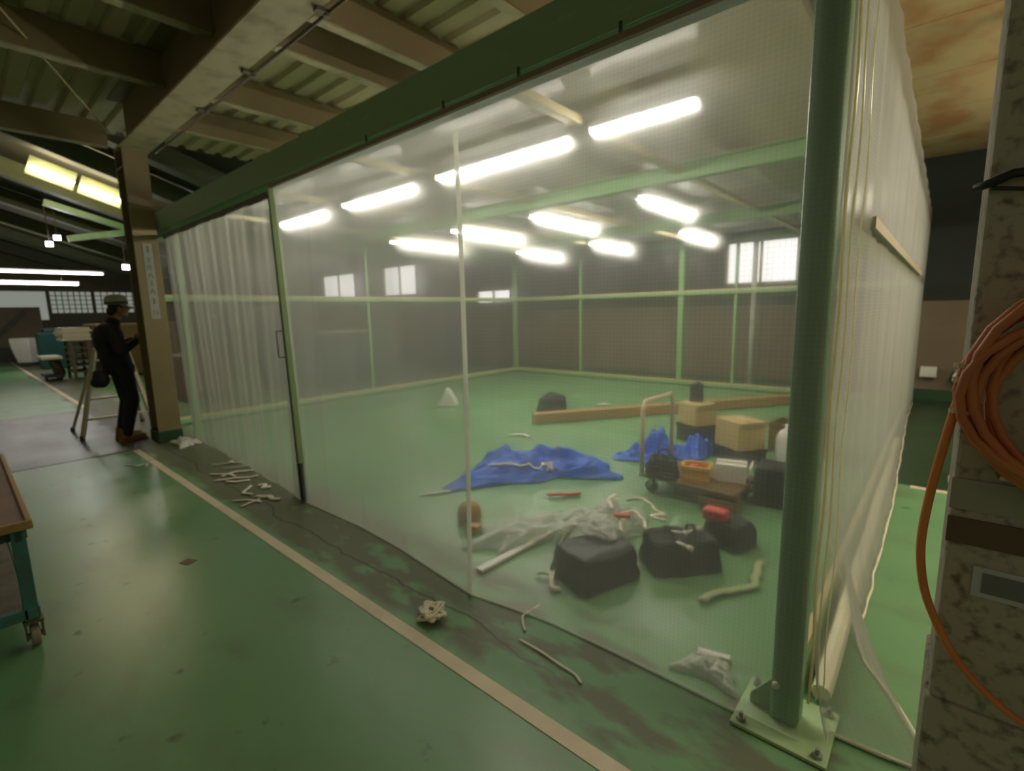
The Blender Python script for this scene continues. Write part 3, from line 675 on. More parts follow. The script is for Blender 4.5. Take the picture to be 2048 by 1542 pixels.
# platform trolley
t = thing('platform_trolley', 'small platform trolley with a tall pale hoop handle', 'trolley', (-1.40, 3.85, 0), -0.05)
MB().span((-0.38, -0.27, 0.13), (0.38, 0.27, 0.155)).build('deck', M_brownb, t, bevel=0.006)
hb = [(-0.36, -0.26, 0.15), (-0.36, -0.26, 0.70), (-0.36, -0.22, 0.755), (-0.36, 0.22, 0.755), (-0.36, 0.26, 0.70), (-0.36, 0.26, 0.15)]
MB().tube(hb, 0.019, 10).build('handle', mat('pale_tan_tube', (0.70, 0.55, 0.38), 0.5), t, smooth=True)
for x in (-0.3, 0.3):
    for y in (-0.2, 0.2):
        wv = MB().cyl((x, y-0.015, 0.05), (x, y+0.015, 0.05), 0.05, seg=18).build('caster', M_blackp, t)
        MB().span((x-0.02, y-0.03, 0.05), (x+0.02, y-0.02, 0.13)).span((x-0.02, y+0.02, 0.05), (x+0.02, y+0.03, 0.13)).build('fork', M_steel, wv)
def toolbag(name, c, d, rot, label, m=M_black, handle=True, cat='bag', seed=1):
    o = thing(name, label, cat, c, rot); w, l, h = d; rnd = random.Random(seed)
    b = MB(); b.span((-w/2, -l/2, 0), (w/2, l/2, h)); bmesh.ops.subdivide_edges(b.bm, edges=b.bm.edges[:], cuts=6, use_grid_fill=True)
    for v in b.bm.verts:
        if v.co.z > 0.02: v.co += Vector((rnd.uniform(-1, 1), rnd.uniform(-1, 1), rnd.uniform(-1, 1)))*0.016; v.co.x *= 1-0.18*v.co.z/h; v.co.y *= 1-0.12*v.co.z/h
    b.build('body', m, o, smooth=True, subsurf=1)
    if handle:
        for s in (-1, 1): MB().tube([(-w*0.22, s*0.05, h*0.92), (-w*0.18, s*0.07, h*1.18), (0, s*0.08, h*1.28), (w*0.18, s*0.07, h*1.18), (w*0.22, s*0.05, h*0.92)], 0.009, 8).build('strap', m, o, smooth=True)
    return o
toolbag('tool_bag', (-1.62, 3.66, 0.155), (0.24, 0.20, 0.16), 0.2, 'small black bag on the trolley below the hoop handle', seed=2)
crate('yellow_tray', (-1.38, 3.76, 0.155), (0.20, 0.16, 0.12), 0.2, 'yellow plastic tray on the trolley deck', M_yel, 'tray')
tag(MB().ball((0, 0, 0.05), (0.06, 0.055, 0.05)).cyl((0, 0, 0.0), (0, 0, 0.05), 0.055).build('red_jar', M_red, smooth=True), 'round red jar sitting in the yellow tray', 'jar').location = (-1.40, 3.78, 0.168)
carton('open_carton', (-1.16, 3.90, 0.155), (0.22, 0.17, 0.14), 0.25, 'small carton with a white front on the trolley deck', M_white)
crate('storage_crate', (-1.15, 3.60, 0), (0.26, 0.10, 0.10), 0.1, 'flat brown tray in front of the trolley wheels', M_brownb, 'tray')

# container, bags and odds in front
toolbag('black_container', (-1.38, 2.25, 0), (0.34, 0.42, 0.19), -0.35, 'large black open tool tub closest to the front sheet', M_blackp, False, 'tub', seed=5)
crumple('plastic_wrap', (-1.50, 2.42, 0.20), 0.3, 0.3, 0.05, M_bag, 'heap of torn clear wrapping stuffed into the black tub', 'plastic wrap', seed=21, n=30, uv=True)
toolbag('tool_bag', (-1.06, 2.66, 0), (0.27, 0.42, 0.19), -0.75, 'long black tool bag beside the black tub', seed=6)
toolbag('tool_bag', (-0.92, 3.12, 0), (0.26, 0.24, 0.16), -0.3, 'flat black bag behind the long tool bag, red tin on it', handle=False, seed=7)
tag(MB().box((0, 0, 0.035), (0.14, 0.10, 0.07)).build('red_tin', M_red, bevel=0.012), 'red box lid resting on the flat black bag', 'box').location = (-1.0, 3.08, 0.155)
tag(MB().box((0, 0, 0.004), (0.10, 0.035, 0.02), rz(0.5)).build('red_marker', M_red, bevel=0.005), 'small red block on the clear wrapping', 'block').location = (-1.36, 2.52, 0.27)
for i, (x, y, z, a, lb) in enumerate(((-1.06, 2.62, .205, 0.4, 'pale tool lying on the long black bag, closest to the sheet'), (-1.0, 2.70, .205, 1.2, 'pale tool lying on the long black bag, beside its strap'), (-0.98, 2.52, .19, -0.3, 'pale tool on the low end of the long black bag'))):
    o = MB().cyl((-0.045, 0, 0.012), (0.03, 0, 0.012), 0.010).cyl((0.03, 0, 0.012), (0.055, 0, 0.012), 0.016).build('hand_tool', M_white, smooth=True); tag(o, lb, 'tool'); o.location = (x, y, z); o.rotation_euler = (0, 0, a)
crumple('plastic_wrap', (-1.95, 2.50, 0), 0.40, 0.85, 0.09, M_bag, 'long crumpled sheet of clear wrapping on the floor before the tub', 'plastic wrap', rot=-0.5, seed=31, n=40, uv=True)
crumple('plastic_wrap', (-1.60, 2.90, 0), 0.35, 0.45, 0.16, M_bag, 'high bunch of clear wrapping between tub and trolley', 'plastic wrap', rot=0.3, seed=33, n=34, uv=True)
o = tag(MB().bar((-1.915, 1.85, 0.015), (-1.88, 2.50, 0.015), 0.05, 0.02).build('white_batten', M_white, bevel=0.003), 'white flat batten lying on the floor behind the taped seam', 'batten')
ribbon('loose_string', [(-1.63, 2.03, .02), (-1.60, 2.05, .03), (-1.54, 2.07, .02)], 0.022, M_string, 'short stiff cream string sticking out by the tub', 'string', r=0.9)
ribbon('loose_string', [(-1.56, 2.10, .02), (-1.52, 2.02, .05), (-1.47, 1.96, .02), (-1.44, 1.99, .015)], 0.03, M_string, 'cream string end bent against the tub side', 'string', r=0.8)
ribbon('loose_string', [(-1.68, 2.45, .12), (-1.62, 2.42, .2), (-1.58, 2.34, .22), (-1.62, 2.28, .14), (-1.68, 2.30, .03)], 0.035, M_string, 'thick cream strip curling over the wrapping beside the tub', 'string', wob=0.02, seed=5, r=0.7)
ribbon('loose_string', [(-1.55, 2.9, .2), (-1.42, 2.92, .24), (-1.32, 2.86, .22), (-1.24, 2.84, .2), (-1.30, 2.78, .2), (-1.18, 2.72, .22)], 0.03, M_string, 'cream strip zigzagging over the bunch of wrapping', 'string', wob=0.03, seed=6, r=0.7)
ribbon('loose_string', [(-1.48, 2.62, .25), (-1.56, 2.72, .27), (-1.60, 2.84, .24), (-1.62, 2.92, .22)], 0.03, M_string, 'cream strip standing up from the bunch of wrapping', 'string', wob=0.01, seed=7, r=0.7)
ribbon('loose_string', [(-1.30, 2.42, .22), (-1.38, 2.52, .26), (-1.34, 2.62, .28), (-1.24, 2.58, .26), (-1.20, 2.50, .24)], 0.022, M_string, 'cream strip looping over the back of the black tub', 'string', wob=0.02, seed=12, r=0.6)
ribbon('loose_string', [(-1.86, 2.32, .03), (-1.78, 2.46, .10), (-1.70, 2.56, .13), (-1.66, 2.68, .15), (-1.60, 2.70, .18)], 0.022, M_string, 'cream strip trailing along the flat clear wrapping', 'string', wob=0.02, seed=13, r=0.5)
tag(MB().box((0, 0, 0.004), (0.22, 0.15, 0.006), rz(0.9)).build('paper_sheet', M_white), 'white paper sheet on the floor behind the flat black bag', 'paper').location = (-1.10, 3.52, 0)
ribbon('braided_rope', [(-0.80, 2.36, .02), (-0.80, 2.44, .025), (-0.75, 2.50, .02), (-0.68, 2.60, .02), (-0.64, 2.72, .02), (-0.68, 2.84, .02), (-0.70, 2.95, .02)], 0.045, mat('net_rope', (0.42, 0.48, 0.26), 0.8), 'pale braided rope on the floor behind the thick green post', 'rope', wob=0.03, seed=9, r=0.5)
tag(MB().lathe([(0.0, 0.0), (0.075, 0.005), (0.09, 0.04), (0.085, 0.10), (0.06, 0.14), (0.03, 0.15), (0.0, 0.15)], 20).build('string_ball', mat('brown_twine', (0.36, 0.20, 0.06), 0.8, bump=0.8), smooth=True), 'brown ball of twine on the floor beside the taped seam', 'twine ball').location = (-2.46, 2.30, 0)
tag(MB().box((0, 0, 0.03), (0.1, 0.07, 0.06), rz(0.3)).build('wood_block', M_wood, bevel=0.004), 'brown wood offcut leaning on the twine ball', 'wood block').location = (-2.32, 2.20, 0)
ribbon('orange_rag', [(-2.32, 3.03, .02), (-2.24, 3.08, .03), (-2.18, 3.14, .02), (-2.12, 3.22, .02)], 0.05, M_red, 'crumpled red rag on the floor beside the blue tarpaulin', 'rag', wob=0.03, seed=2, r=0.5)
toolbag('refuse_bag', (-0.86, 4.02, 0), (0.32, 0.30, 0.30), 0.1, 'round black bag tucked behind the thick green post', handle=False, seed=12)
tag(MB().lathe([(0, 0), (0.10, 0.0), (0.11, 0.03), (0.11, 0.30), (0.08, 0.36), (0.04, 0.38), (0.04, 0.42), (0, 0.42)], 20).build('white_canister', M_white, smooth=True), 'tall white canister standing behind the black refuse bag', 'canister').location = (-0.98, 4.95, 0)
crate('storage_crate', (-1.02, 5.65, 0), (0.5, 0.35, 0.30), -0.1, 'brown crate behind the white canister', M_brownb, 'crate')
toolbag('tool_bag', (-4.42, 5.95, 0), (0.42, 0.42, 0.20), 0.5, 'black bag alone on the floor behind the timber end', handle=True, seed=14)
b = MB().prism([(-0.19, 0), (0.17, 0), (0.14, 0.09), (0.03, 0.26), (-0.02, 0.30), (-0.05, 0.22), (-0.12, 0.09)], Matrix(((0.8, 0, -0.12, 0), (0.6, 0, 0.16, 0), (0, 1, 0, 0), (0, 0, 0, 1))))
tag(b.build('paper_sack', M_white, bevel=0.02), 'white paper sack slumped to a point on the room floor', 'sack').location = (-5.90, 5.12, 0)
ribbon('white_scrap', [(-3.85, 4.36, .01), (-3.78, 4.42, .02), (-3.68, 4.42, .02), (-3.62, 4.40, .01)], 0.06, M_white, 'white scrap of film between tarpaulin and timber', 'scrap', wob=0.02, seed=4, r=0.4)
ribbon('white_scrap', [(-3.15, 2.42, .01), (-3.05, 2.55, .02), (-3.02, 2.62, .01)], 0.04, M_white, 'small white scrap beside the tarpaulin edge', 'scrap', wob=0.01, seed=4, r=0.4)
ribbon('white_scrap', [(-4.0, 6.6, .01), (-3.93, 6.66, .02), (-3.88, 6.72, .01)], 0.06, M_white, 'small white scrap behind the timber by the black bag', 'scrap', r=0.5)
crumple('film_offcut', (-0.62, 1.90, 0), 0.20, 0.14, 0.05, M_bag, 'folded clear film offcut inside the curtain by the base plate', 'film offcut', seed=3, n=16, uv=True)
tag(MB().box((0, 0, 0.012), (0.13, 0.03, 0.02), rz(0.25)).build('white_label', M_white, bevel=0.003), 'short white strip on the floor inside, beside the base plate', 'strip').location = (-0.63, 2.0, 0)
tag(MB().ball((0, 0, 0), (0.013, 0.01, 0.013)).build('tape_dot', M_string, smooth=True), 'small cream tape dot stuck low on the thick green post', 'tape').location = (-0.345, 1.785, 0.16)

# ------------------------------------------------------------------ litter outside the curtain
def knot(c, r, n, seed, label, w=0.012):
    rnd = random.Random(seed); P = []
    for i in range(n):
        a = i*1.9+rnd.uniform(-.5, .5); q = r*rnd.uniform(0.25, 1)
        P.append((c[0]+q*math.cos(a), c[1]+q*0.8*math.sin(a), 0.012+rnd.uniform(0, 0.045)))
    return ribbon('tangled_string', P, w, M_string, label, 'string', seed=seed, r=0.75)
knot((-1.80, 1.405), 0.105, 34, 3, 'tangled heap of cream string on the floor by the white line', 0.019)
ribbon('string_piece', [(-1.37, 1.615, .008), (-1.41, 1.645, .008), (-1.45, 1.69, .01), (-1.445, 1.74, .014), (-1.42, 1.79, .03)], 0.013, M_string, 'bent cream string lapping the lower edge of the sheet', 'string')
ribbon('string_piece', [(-1.35, 1.55, .008), (-1.22, 1.548, .008), (-1.12, 1.535, .008), (-1.03, 1.53, .008), (-0.985, 1.505, .008)], 0.012, M_string, 'long straight cream string on the green floor', 'string')
lit = [[(-5.55, 1.60), (-5.45, 1.72), (-5.36, 1.86), (-5.30, 1.95)], [(-5.30, 1.62), (-5.22, 1.75), (-5.2, 1.85)], [(-5.05, 1.52), (-5.08, 1.66), (-5.0, 1.80)], [(-5.2, 1.48), (-5.05, 1.6), (-4.95, 1.62)], [(-4.95, 1.45), (-4.88, 1.58), (-4.8, 1.70), (-4.78, 1.76)],
       [(-4.85, 1.50), (-4.75, 1.56), (-4.72, 1.66)], [(-4.55, 1.6), (-4.48, 1.56), (-4.42, 1.48), (-4.30, 1.52)], [(-4.5, 1.66), (-4.45, 1.70), (-4.40, 1.64), (-4.36, 1.70)], [(-4.22, 1.52), (-4.12, 1.60), (-4.06, 1.58), (-4.0, 1.62)], [(-4.28, 1.36), (-4.18, 1.46), (-4.06, 1.5)], [(-4.10, 1.36), (-4.12, 1.46), (-4.14, 1.52)]]
where = ['the longest thin one, farthest up the floor', 'the thin one beside the longest', 'the upper one of the straight bundle', 'the curled end of the straight bundle', 'the thick straight one of the bundle', 'the lumpy one below the straight bundle',
         'the hooked one in the middle', 'the knotted one in the middle', 'the crumpled one nearest the door stile', 'the lower arm of the crossed pair', 'the upper arm of the crossed pair']
for i, P in enumerate(lit):
    ribbon('string_scrap', [(x, y, 0.008+0.006*(k % 2)) for k, (x, y) in enumerate(P)], (0.016, 0.014, 0.03, 0.026, 0.03, 0.034, 0.026, 0.04, 0.045, 0.022, 0.022)[i], M_string,
           'pale string scrap before the sliding door, '+where[i], 'string', 'pale string scraps before the sliding door', wob=0.012, seed=i, r=0.45)
tag(MB().ball((0, 0, 0.015), (0.035, 0.03, 0.015)).build('paper_ball', M_white, smooth=True), 'small white paper ball at the sliding door foot', 'paper').location = (-5.45, 1.76, 0)
crumple('film_scrap', (-6.75, 1.72, 0), 0.34, 0.22, 0.07, M_white, 'white crumpled film scrap at the foot of the beige column', 'scrap', seed=41, n=20)
ribbon('wet_string', [(-6.3, 1.02, .006), (-6.2, 1.10, .006), (-6.12, 1.12, .006), (-6.2, 1.18, .006), (-6.05, 1.16, .006)], 0.02, M_white, 'thin white string squiggle on the floor before the column', 'string', wob=0.03, seed=2, r=0.4)
tag(MB().box((0, 0, 0.002), (0.075, 0.06, 0.003), rz(0.4)).build('floor_stain', M_brownb), 'small dark brown patch stuck on the aisle floor', 'stain').location = (-3.42, 0.80, 0)

# ------------------------------------------------------------------ person and step ladder
P0 = Vector((-7.62, 1.27, 0))
def remesh_build(mb, name, m, parent, vox, smooth=3):
    o = mb.build(name, m, parent, smooth=True)
    r = o.modifiers.new('r', 'REMESH'); r.mode = 'VOXEL'; r.voxel_size = vox; r.use_smooth_shade = True
    s2 = o.modifiers.new('s', 'SMOOTH'); s2.iterations = smooth; s2.factor = 0.5
    return o
t = thing('person', 'person in pale cap and black work clothes leaning on a step ladder', 'person', P0)
b = MB()
b.ball((0, 0.135, 1.635), (0.075, 0.092, 0.112), 20).ball((0, 0.165, 1.585), (0.052, 0.062, 0.058)).cap((0, 0.05, 1.44), (0, 0.10, 1.56), 0.056, 0.052)
b.ball((0, 0.232, 1.625), (0.013, 0.020, 0.016)).ball((0, 0.218, 1.645), (0.009, 0.015, 0.022)).ball((0, 0.215, 1.588), (0.026, 0.014, 0.007)).ball((0, 0.214, 1.576), (0.022, 0.013, 0.007)).ball((0, 0.205, 1.548), (0.022, 0.018, 0.016))
for s_ in (-1, 1):
    b.ball((s_*0.030, 0.208, 1.648), (0.014, 0.012, 0.010)).ball((s_*0.031, 0.206, 1.668), (0.020, 0.012, 0.006)).ball((s_*0.077, 0.125, 1.63), (0.010, 0.020, 0.032))
    b.cap((s_*0.18, 0.01, 1.39), (s_*0.25, 0.06, 1.13), 0.052, 0.043).cap((s_*0.25, 0.06, 1.13), (s_*0.09, 0.27, 1.25), 0.042, 0.028)
    w0 = Vector((s_*0.09, 0.27, 1.25)); pd = Vector((-s_*0.55, 0.45, 0.35)).normalized(); side = Vector((0, 0, 1)).cross(pd).normalized(); upv = pd.cross(side)
    pc = w0+pd*0.05
    b.ball(pc, (0.030, 0.030, 0.030)).cap(w0, w0+pd*0.085+upv*0.02, 0.026, 0.020).cap(w0, w0+pd*0.085-upv*0.02, 0.026, 0.020)
    for k, (ln, off) in enumerate(((0.068, 0.030), (0.078, 0.011), (0.072, -0.009), (0.056, -0.028))):
        r0 = w0+pd*0.085+upv*off; r1 = r0+pd*ln*0.45-side*s_*0.010; r2 = r1+(pd*0.6-side*s_*0.8).normalized()*ln*0.32; r3 = r2+(-side*s_).normalized()*ln*0.25
        b.cap(r0, r1, 0.0095, 0.009, 8).cap(r1, r2, 0.009, 0.0085, 8).cap(r2, r3, 0.0085, 0.0075, 8)
    b.cap(w0+pd*0.025+upv*0.026, w0+pd*0.055+upv*0.055-side*s_*0.012, 0.012, 0.011, 8).cap(w0+pd*0.055+upv*0.055-side*s_*0.012, w0+pd*0.085+upv*0.06-side*s_*0.02, 0.011, 0.009, 8)
    b.cap((s_*0.09, 0.08, 0.90), (s_*0.10, 0.12, 0.50), 0.078, 0.055).cap((s_*0.10, 0.12, 0.50), (s_*0.10, 0.02, 0.10), 0.055, 0.040).cap((s_*0.10, 0.0, 0.05), (s_*0.10, 0.18, 0.045), 0.038, 0.032)
b.ball((0, 0.09, 0.93), (0.15, 0.11, 0.12)).cap((0, 0.07, 1.0), (0, 0.02, 1.30), 0.115, 0.13).ball((0, 0.0, 1.32), (0.18, 0.11, 0.12))
remesh_build(b, 'body', M_skin, t, 0.0055, 2)
b = MB()
b.ball((0, 0.0, 1.30), (0.205, 0.15, 0.17), 18).cap((0, 0.05, 0.95), (0, 0.0, 1.25), 0.155, 0.155).ball((0, 0.08, 0.88), (0.17, 0.135, 0.10)).cap((0, 0.04, 1.40), (0, 0.065, 1.475), 0.088, 0.072)
for s_ in (-1, 1):
    b.ball((s_*0.19, 0.005, 1.385), 0.078).cap((s_*0.19, 0.01, 1.38), (s_*0.26, 0.06, 1.13), 0.072, 0.064).cap((s_*0.26, 0.06, 1.13), (s_*0.115, 0.245, 1.235), 0.062, 0.045)
remesh_build(b, 'jacket', M_jacket, t, 0.011, 3)
b = MB(); b.ball((0, 0.09, 0.90), (0.165, 0.13, 0.13), 18)
for s_ in (-1, 1): b.cap((s_*0.09, 0.08, 0.88), (s_*0.10, 0.12, 0.50), 0.105, 0.085).cap((s_*0.10, 0.12, 0.50), (s_*0.10, 0.025, 0.11), 0.083, 0.066)
remesh_build(b, 'trousers', M_trous, t, 0.011, 3)
for s_ in (-1, 1):
    b = MB(); b.cap((s_*0.10, 0.01, 0.14), (s_*0.10, 0.0, 0.065), 0.055, 0.056).cap((s_*0.10, -0.01, 0.052), (s_*0.10, 0.19, 0.045), 0.050, 0.042).span((s_*0.10-0.045, -0.06, 0.0), (s_*0.10+0.045, 0.235, 0.03))
    remesh_build(b, 'boot', M_boot, t, 0.007, 3)
remesh_build(MB().ball((0, 0.115, 1.655), (0.084, 0.088, 0.098), 20).ball((0, 0.06, 1.60), (0.066, 0.05, 0.06)), 'hair', M_hair, t, 0.008, 2)
b = MB().lathe([(0.101, 0.0), (0.102, 0.03), (0.098, 0.065), (0.080, 0.092), (0.045, 0.105), (0.0, 0.109)], 28)
b.prism([(-0.085, 0.02), (-0.085, 0.115), (-0.06, 0.16), (0.06, 0.16), (0.085, 0.115), (0.085, 0.02)], Matrix.Translation((0, 0, -0.008)) @ Matrix.Rotation(-0.28, 4, 'X') @ Matrix.Diagonal((1, 1, 0.008, 1)))
cp = b.build('cap', M_cap, t, smooth=False, solid=0.004); cp.location = (0, 0.12, 1.685); cp.rotation_euler = (0.05, 0, 0); cp.scale = (1.12, 1.12, 1.12)
MB().lathe([(0.104, 0.005), (0.105, 0.028)], 28).build('cap_band', M_capd, cp, solid=0.003)
o = remesh_build(MB().ball((0, 0, 0), (0.10, 0.075, 0.10)).ball((0.03, -0.02, 0.06), (0.06, 0.05, 0.05)).ball((-0.04, -0.03, -0.04), (0.06, 0.06, 0.06)), 'tool_pouch', M_black, None, 0.012, 2)
o.location = P0+Vector((0.05, -0.135, 0.80)); o.scale = (1.15, 1.15, 1.1); tag(o, 'bulging black tool pouch hanging at the back of the capped person', 'pouch')

t = thing('step_ladder', 'worn aluminium step ladder behind the person in the cap', 'ladder', (-8.1, 1.35, 0))
La, Lb = Vector((0.05, -0.41, 0.02)), Vector((-0.18, -0.13, 1.12)); Ra, Rb = Vector((0.05, 0.36, 0.02)), Vector((-0.18, 0.20, 1.12))
for a, b_ in ((La, Lb), (Ra, Rb)): MB().bar(a, b_, 0.055, 0.03).build('front_leg', M_alu, t, bevel=0.004)
for a, b_ in (((-0.75, -0.40, 0.02), (-0.22, -0.12, 1.12)), ((-0.75, 0.38, 0.02), (-0.22, 0.18, 1.12))): MB().bar(a, b_, 0.03, 0.025).build('rear_leg', M_alu, t, bevel=0.003)
for z in (0.25, 0.50, 0.76, 0.98):
    k = (z-0.02)/1.10; a = La.lerp(Lb, k); c = Ra.lerp(Rb, k); MB().span((a.x-0.05, a.y, z-0.012), (a.x+0.03, c.y, z+0.012)).build('step', M_alu, t, bevel=0.003)
MB().span((-0.27, -0.14, 1.11), (-0.13, 0.21, 1.14)).build('top_platform', M_alu, t, bevel=0.004)
for p in (La, Ra, (-0.75, -0.40, 0.02), (-0.75, 0.38, 0.02)): MB().cyl((p[0], p[1], 0), (p[0], p[1], 0.06), 0.026, 0.022).build('rubber_foot', M_blackp, t)

# notice strip on the column: vertical writing
t = thing('notice_strip', 'long vertical notice with dark handwriting on the beige column', 'notice', (-7.0495, 1.645, 1.50))
MB().span((0, -0.045, 0), (0.003, 0.045, 0.87)).build('board', M_sign, t, bevel=0.001)
def strokes(name, m, items):
    b = MB()
    for zc, segs in items:
        for y0, z0, y1, z1 in segs: b.bar((0.0036, y0*0.05, zc+z0*0.05), (0.0036, y1*0.05, zc+z1*0.05), 0.0075, 0.002)
    return b.build(name, m, t)
A = [(-.5, .6, .1, .4), (-.2, .3, .5, .6), (-.5, 0, .5, .1), (0, .8, 0, -.7), (-.4, -.6, .4, -.3)]
B = [(-.4, .5, .4, .5), (0, .5, 0, -.5), (-.5, -.5, .5, -.5), (-.3, 0, .3, 0)]
Dm = [(-.4, .5, .4, .5), (-.4, .5, -.4, -.5), (.4, .5, .4, -.5), (-.4, -.5, .4, -.5)]
E_ = [(-.5, .3, .5, .3), (0, .7, -.5, -.6), (.05, .2, .5, -.6)]
K = [(-.4, .6, -.4, -.6), (.1, .7, .1, -.6), (-.4, .1, .5, .2)]
strokes('writing', M_ink, [(0.80, A), (0.68, B), (0.60, K), (0.50, E_), (0.42, B), (0.32, E_)])
strokes('red_writing', M_red_ink, [(0.205, A), (0.075, Dm)])

# ------------------------------------------------------------------ wheeled work table (trolley) by the aisle
t = thing('workshop_cart', 'old teal work cart with a worn brown top and casters', 'cart', (-3.06, 0.12, 0))
x0, x1, y0, y1 = -1.7, 0.0, -0.85, 0.0
MB().span((x0, y0, 0.585), (x1, y1, 0.60)).build('top_board', M_plytop, t)
MB().span((x1, y0, 0.572), (x1+0.022, y1+0.022, 0.612)).span((x0, y1, 0.572), (x1, y1+0.022, 0.612)).build('wood_edging', M_wood, t, bevel=0.004)
for x, y in ((x1-0.03, y1-0.03), (x1-0.03, y0+0.03), (x0+0.03, y1-0.03), (x0+0.03, y0+0.03)):
    MB().span((x-0.025, y-0.025, 0.13), (x+0.025, y+0.025, 0.572)).build('leg', M_teal, t, bevel=0.003)
    ca = MB().cyl((x, y-0.016, 0.05), (x, y+0.016, 0.05), 0.05, seg=24).build('caster', M_rubber, t, bevel=0.006)
    MB().span((x-0.03, y-0.032, 0.04), (x+0.03, y-0.024, 0.12)).span((x-0.03, y+0.024, 0.04), (x+0.03, y+0.032, 0.12)).span((x-0.04, y-0.035, 0.12), (x+0.04, y+0.035, 0.13)).build('fork', M_rust, ca)
    MB().cyl((x, y-0.024, 0.05), (x, y+0.024, 0.05), 0.014).build('hub', M_steel, ca)
MB().span((x1-0.045, y0, 0.14), (x1-0.005, y1, 0.19)).span((x0, y0, 0.14), (x0+0.04, y1, 0.19)).span((x0, y1-0.045, 0.14), (x1, y1-0.01, 0.19)).build('lower_frame', M_teal, t, bevel=0.003)
MB().span((x1-0.05, y0, 0.52), (x1-0.03, y1, 0.572)).span((x0, y1-0.04, 0.52), (x1, y1-0.02, 0.572)).build('upper_frame', M_dgreen, t)
MB().span((x0+0.05, y0+0.05, 0.17), (x1-0.05, y1-0.05, 0.185)).build('shelf', M_rust, t)
o = tag(MB().span((0, 0, 0), (0.5, 0.2, 0.10)).build('plastic_tray', M_bluei, bevel=0.01), 'pale blue plastic tray on the work cart', 'tray'); o.location = (-4.45, -0.16, 0.60)

# ------------------------------------------------------------------ grey column with hose at the near side
M_conc = mat('blotched_grey_paint', (0.50, 0.455, 0.39), 0.7, col2=(0.15, 0.11, 0.085), scale=34, amt=0.9, lo=0.50, hi=0.72, bump=0.4)
t = thing('grey_pillar', 'blotched grey pillar carrying the coiled orange hose', 'pillar', (0.24, 1.60, 0))
MB().span((-0.195, -0.15, 0.56), (0.26, 0.15, 3.6)).build('shaft', M_conc, t, bevel=0.008)
MB().span((-0.203, -0.155, 0), (0.27, 0.155, 0.56)).build('base', M_conc, t, bevel=0.01)
MB().span((-0.197, -0.156, 1.04), (0.27, -0.15, 1.11)).build('grey_band', mat('grey_band_paint', (0.42, 0.40, 0.36), 0.6), t)
MB().span((-0.197, -0.156, 0.96), (0.27, -0.15, 1.02)).build('brown_band', mat('brown_band_paint', (0.17, 0.11, 0.07), 0.6), t)
X0, X1, Z0, Z1 = -0.145, 0.10, 0.845, 0.915
MB().span((X0, -0.156, Z0), (X1, -0.150, Z1)).build('label_frame', mat('label_white', (0.62, 0.64, 0.70), 0.6), t)
MB().span((X0+0.016, -0.158, Z0+0.012), (X1-0.016, -0.1562, Z1-0.012)).build('label_plate', mat('label_grey', (0.22, 0.22, 0.24), 0.6), t)
o = thing('small_shelf_bracket', 'small dark bracket with a pale strip under the coiled hose', 'bracket', (0.20, 1.445, 1.15))
MB().span((-0.09, -0.03, -0.02), (0.1, 0.0, 0.03)).build('plate', M_brownb, o, bevel=0.003)
MB().span((-0.085, -0.036, -0.022), (0.1, -0.03, -0.014)).build('pale_strip', M_white, o)
o = thing('wire_clamp', 'black clamp and wire tied round the upper grey pillar', 'clamp', (0.10, 1.44, 1.735))
MB().tube([(-0.075, 0.0, -0.004), (-0.05, -0.012, 0.002), (-0.02, -0.014, 0.014), (0.02, -0.012, 0.012)], 0.009, 8).build('clamp', M_blackp, o, smooth=True)
MB().tube([(-0.05, -0.006, -0.008), (0.0, -0.01, -0.018), (0.06, -0.01, -0.010), (0.2, -0.008, -0.004)], 0.004, 6).build('wire', M_blackp, o)
# hose: loops hung from a hook
t = thing('coiled_hose', 'long orange brown hose coiled on the grey pillar', 'hose', (0.27, 1.40, 1.34))
rnd = random.Random(5)
MB().cyl((0, 0.05, 0.19), (0, -0.06, 0.20), 0.008).cyl((0, -0.06, 0.20), (0, -0.065, 0.24), 0.008).build('hook', M_steel, t)
P = []
for k in range(9):
    rx = 0.215+rnd.uniform(-0.03, 0.025); rz_ = 0.195+rnd.uniform(-0.025, 0.03); cz = -0.012*k*0.5; yy = -0.055+0.012*(k % 5)
    for i in range(24):
        a = math.pi/2+2*math.pi*i/24
        P.append((rx*math.cos(a), yy+0.004*math.sin(a*2+k), cz+rz_*math.sin(a)))
MB().tube(P, 0.0095, 8).build('coil', M_hose, t, smooth=True)
c2 = [(-0.225, 0.0, 0.03), (-0.232, -0.005, -0.03), (-0.245, -0.01, -0.12), (-0.262, -0.012, -0.26), (-0.268, -0.012, -0.38), (-0.255, -0.012, -0.48), (-0.225, -0.014, -0.56), (-0.185, -0.016, -0.63), (-0.13, -0.018, -0.685), (-0.07, -0.02, -0.72), (0.0, -0.02, -0.735), (0.12, -0.02, -0.70), (0.24, -0.02, -0.5), (0.25, -0.02, -0.2), (0.21, -0.01, 0.0)]
pts = []
for i in range(len(c2)-1):
    p_, q_, r2_, s2_ = [Vector(c2[max(0, min(len(c2)-1, j))]) for j in (i-1, i, i+1, i+2)]
    for k in range(6):
        u = k/6; pts.append(0.5*((2*q_)+(r2_-p_)*u+(2*p_-5*q_+4*r2_-s2_)*u*u+(-p_+3*q_-3*r2_+s2_)*u**3))
MB().tube(pts, 0.0085, 8).build('hanging_loop', M_orange, t, smooth=True)
for z in (0.03, 0.0, -0.065): MB().cyl((-0.222, -0.03, z-0.004), (-0.222, -0.03, z+0.004), 0.026).build('hose_tie', M_batten, t)

gpost(0.235, 5.46, 0.11, 'cream white post standing on the line beyond the grey pillar', z1=3.6, m=mat('white_post_paint', (0.52, 0.48, 0.34), 0.6), name='white_post')
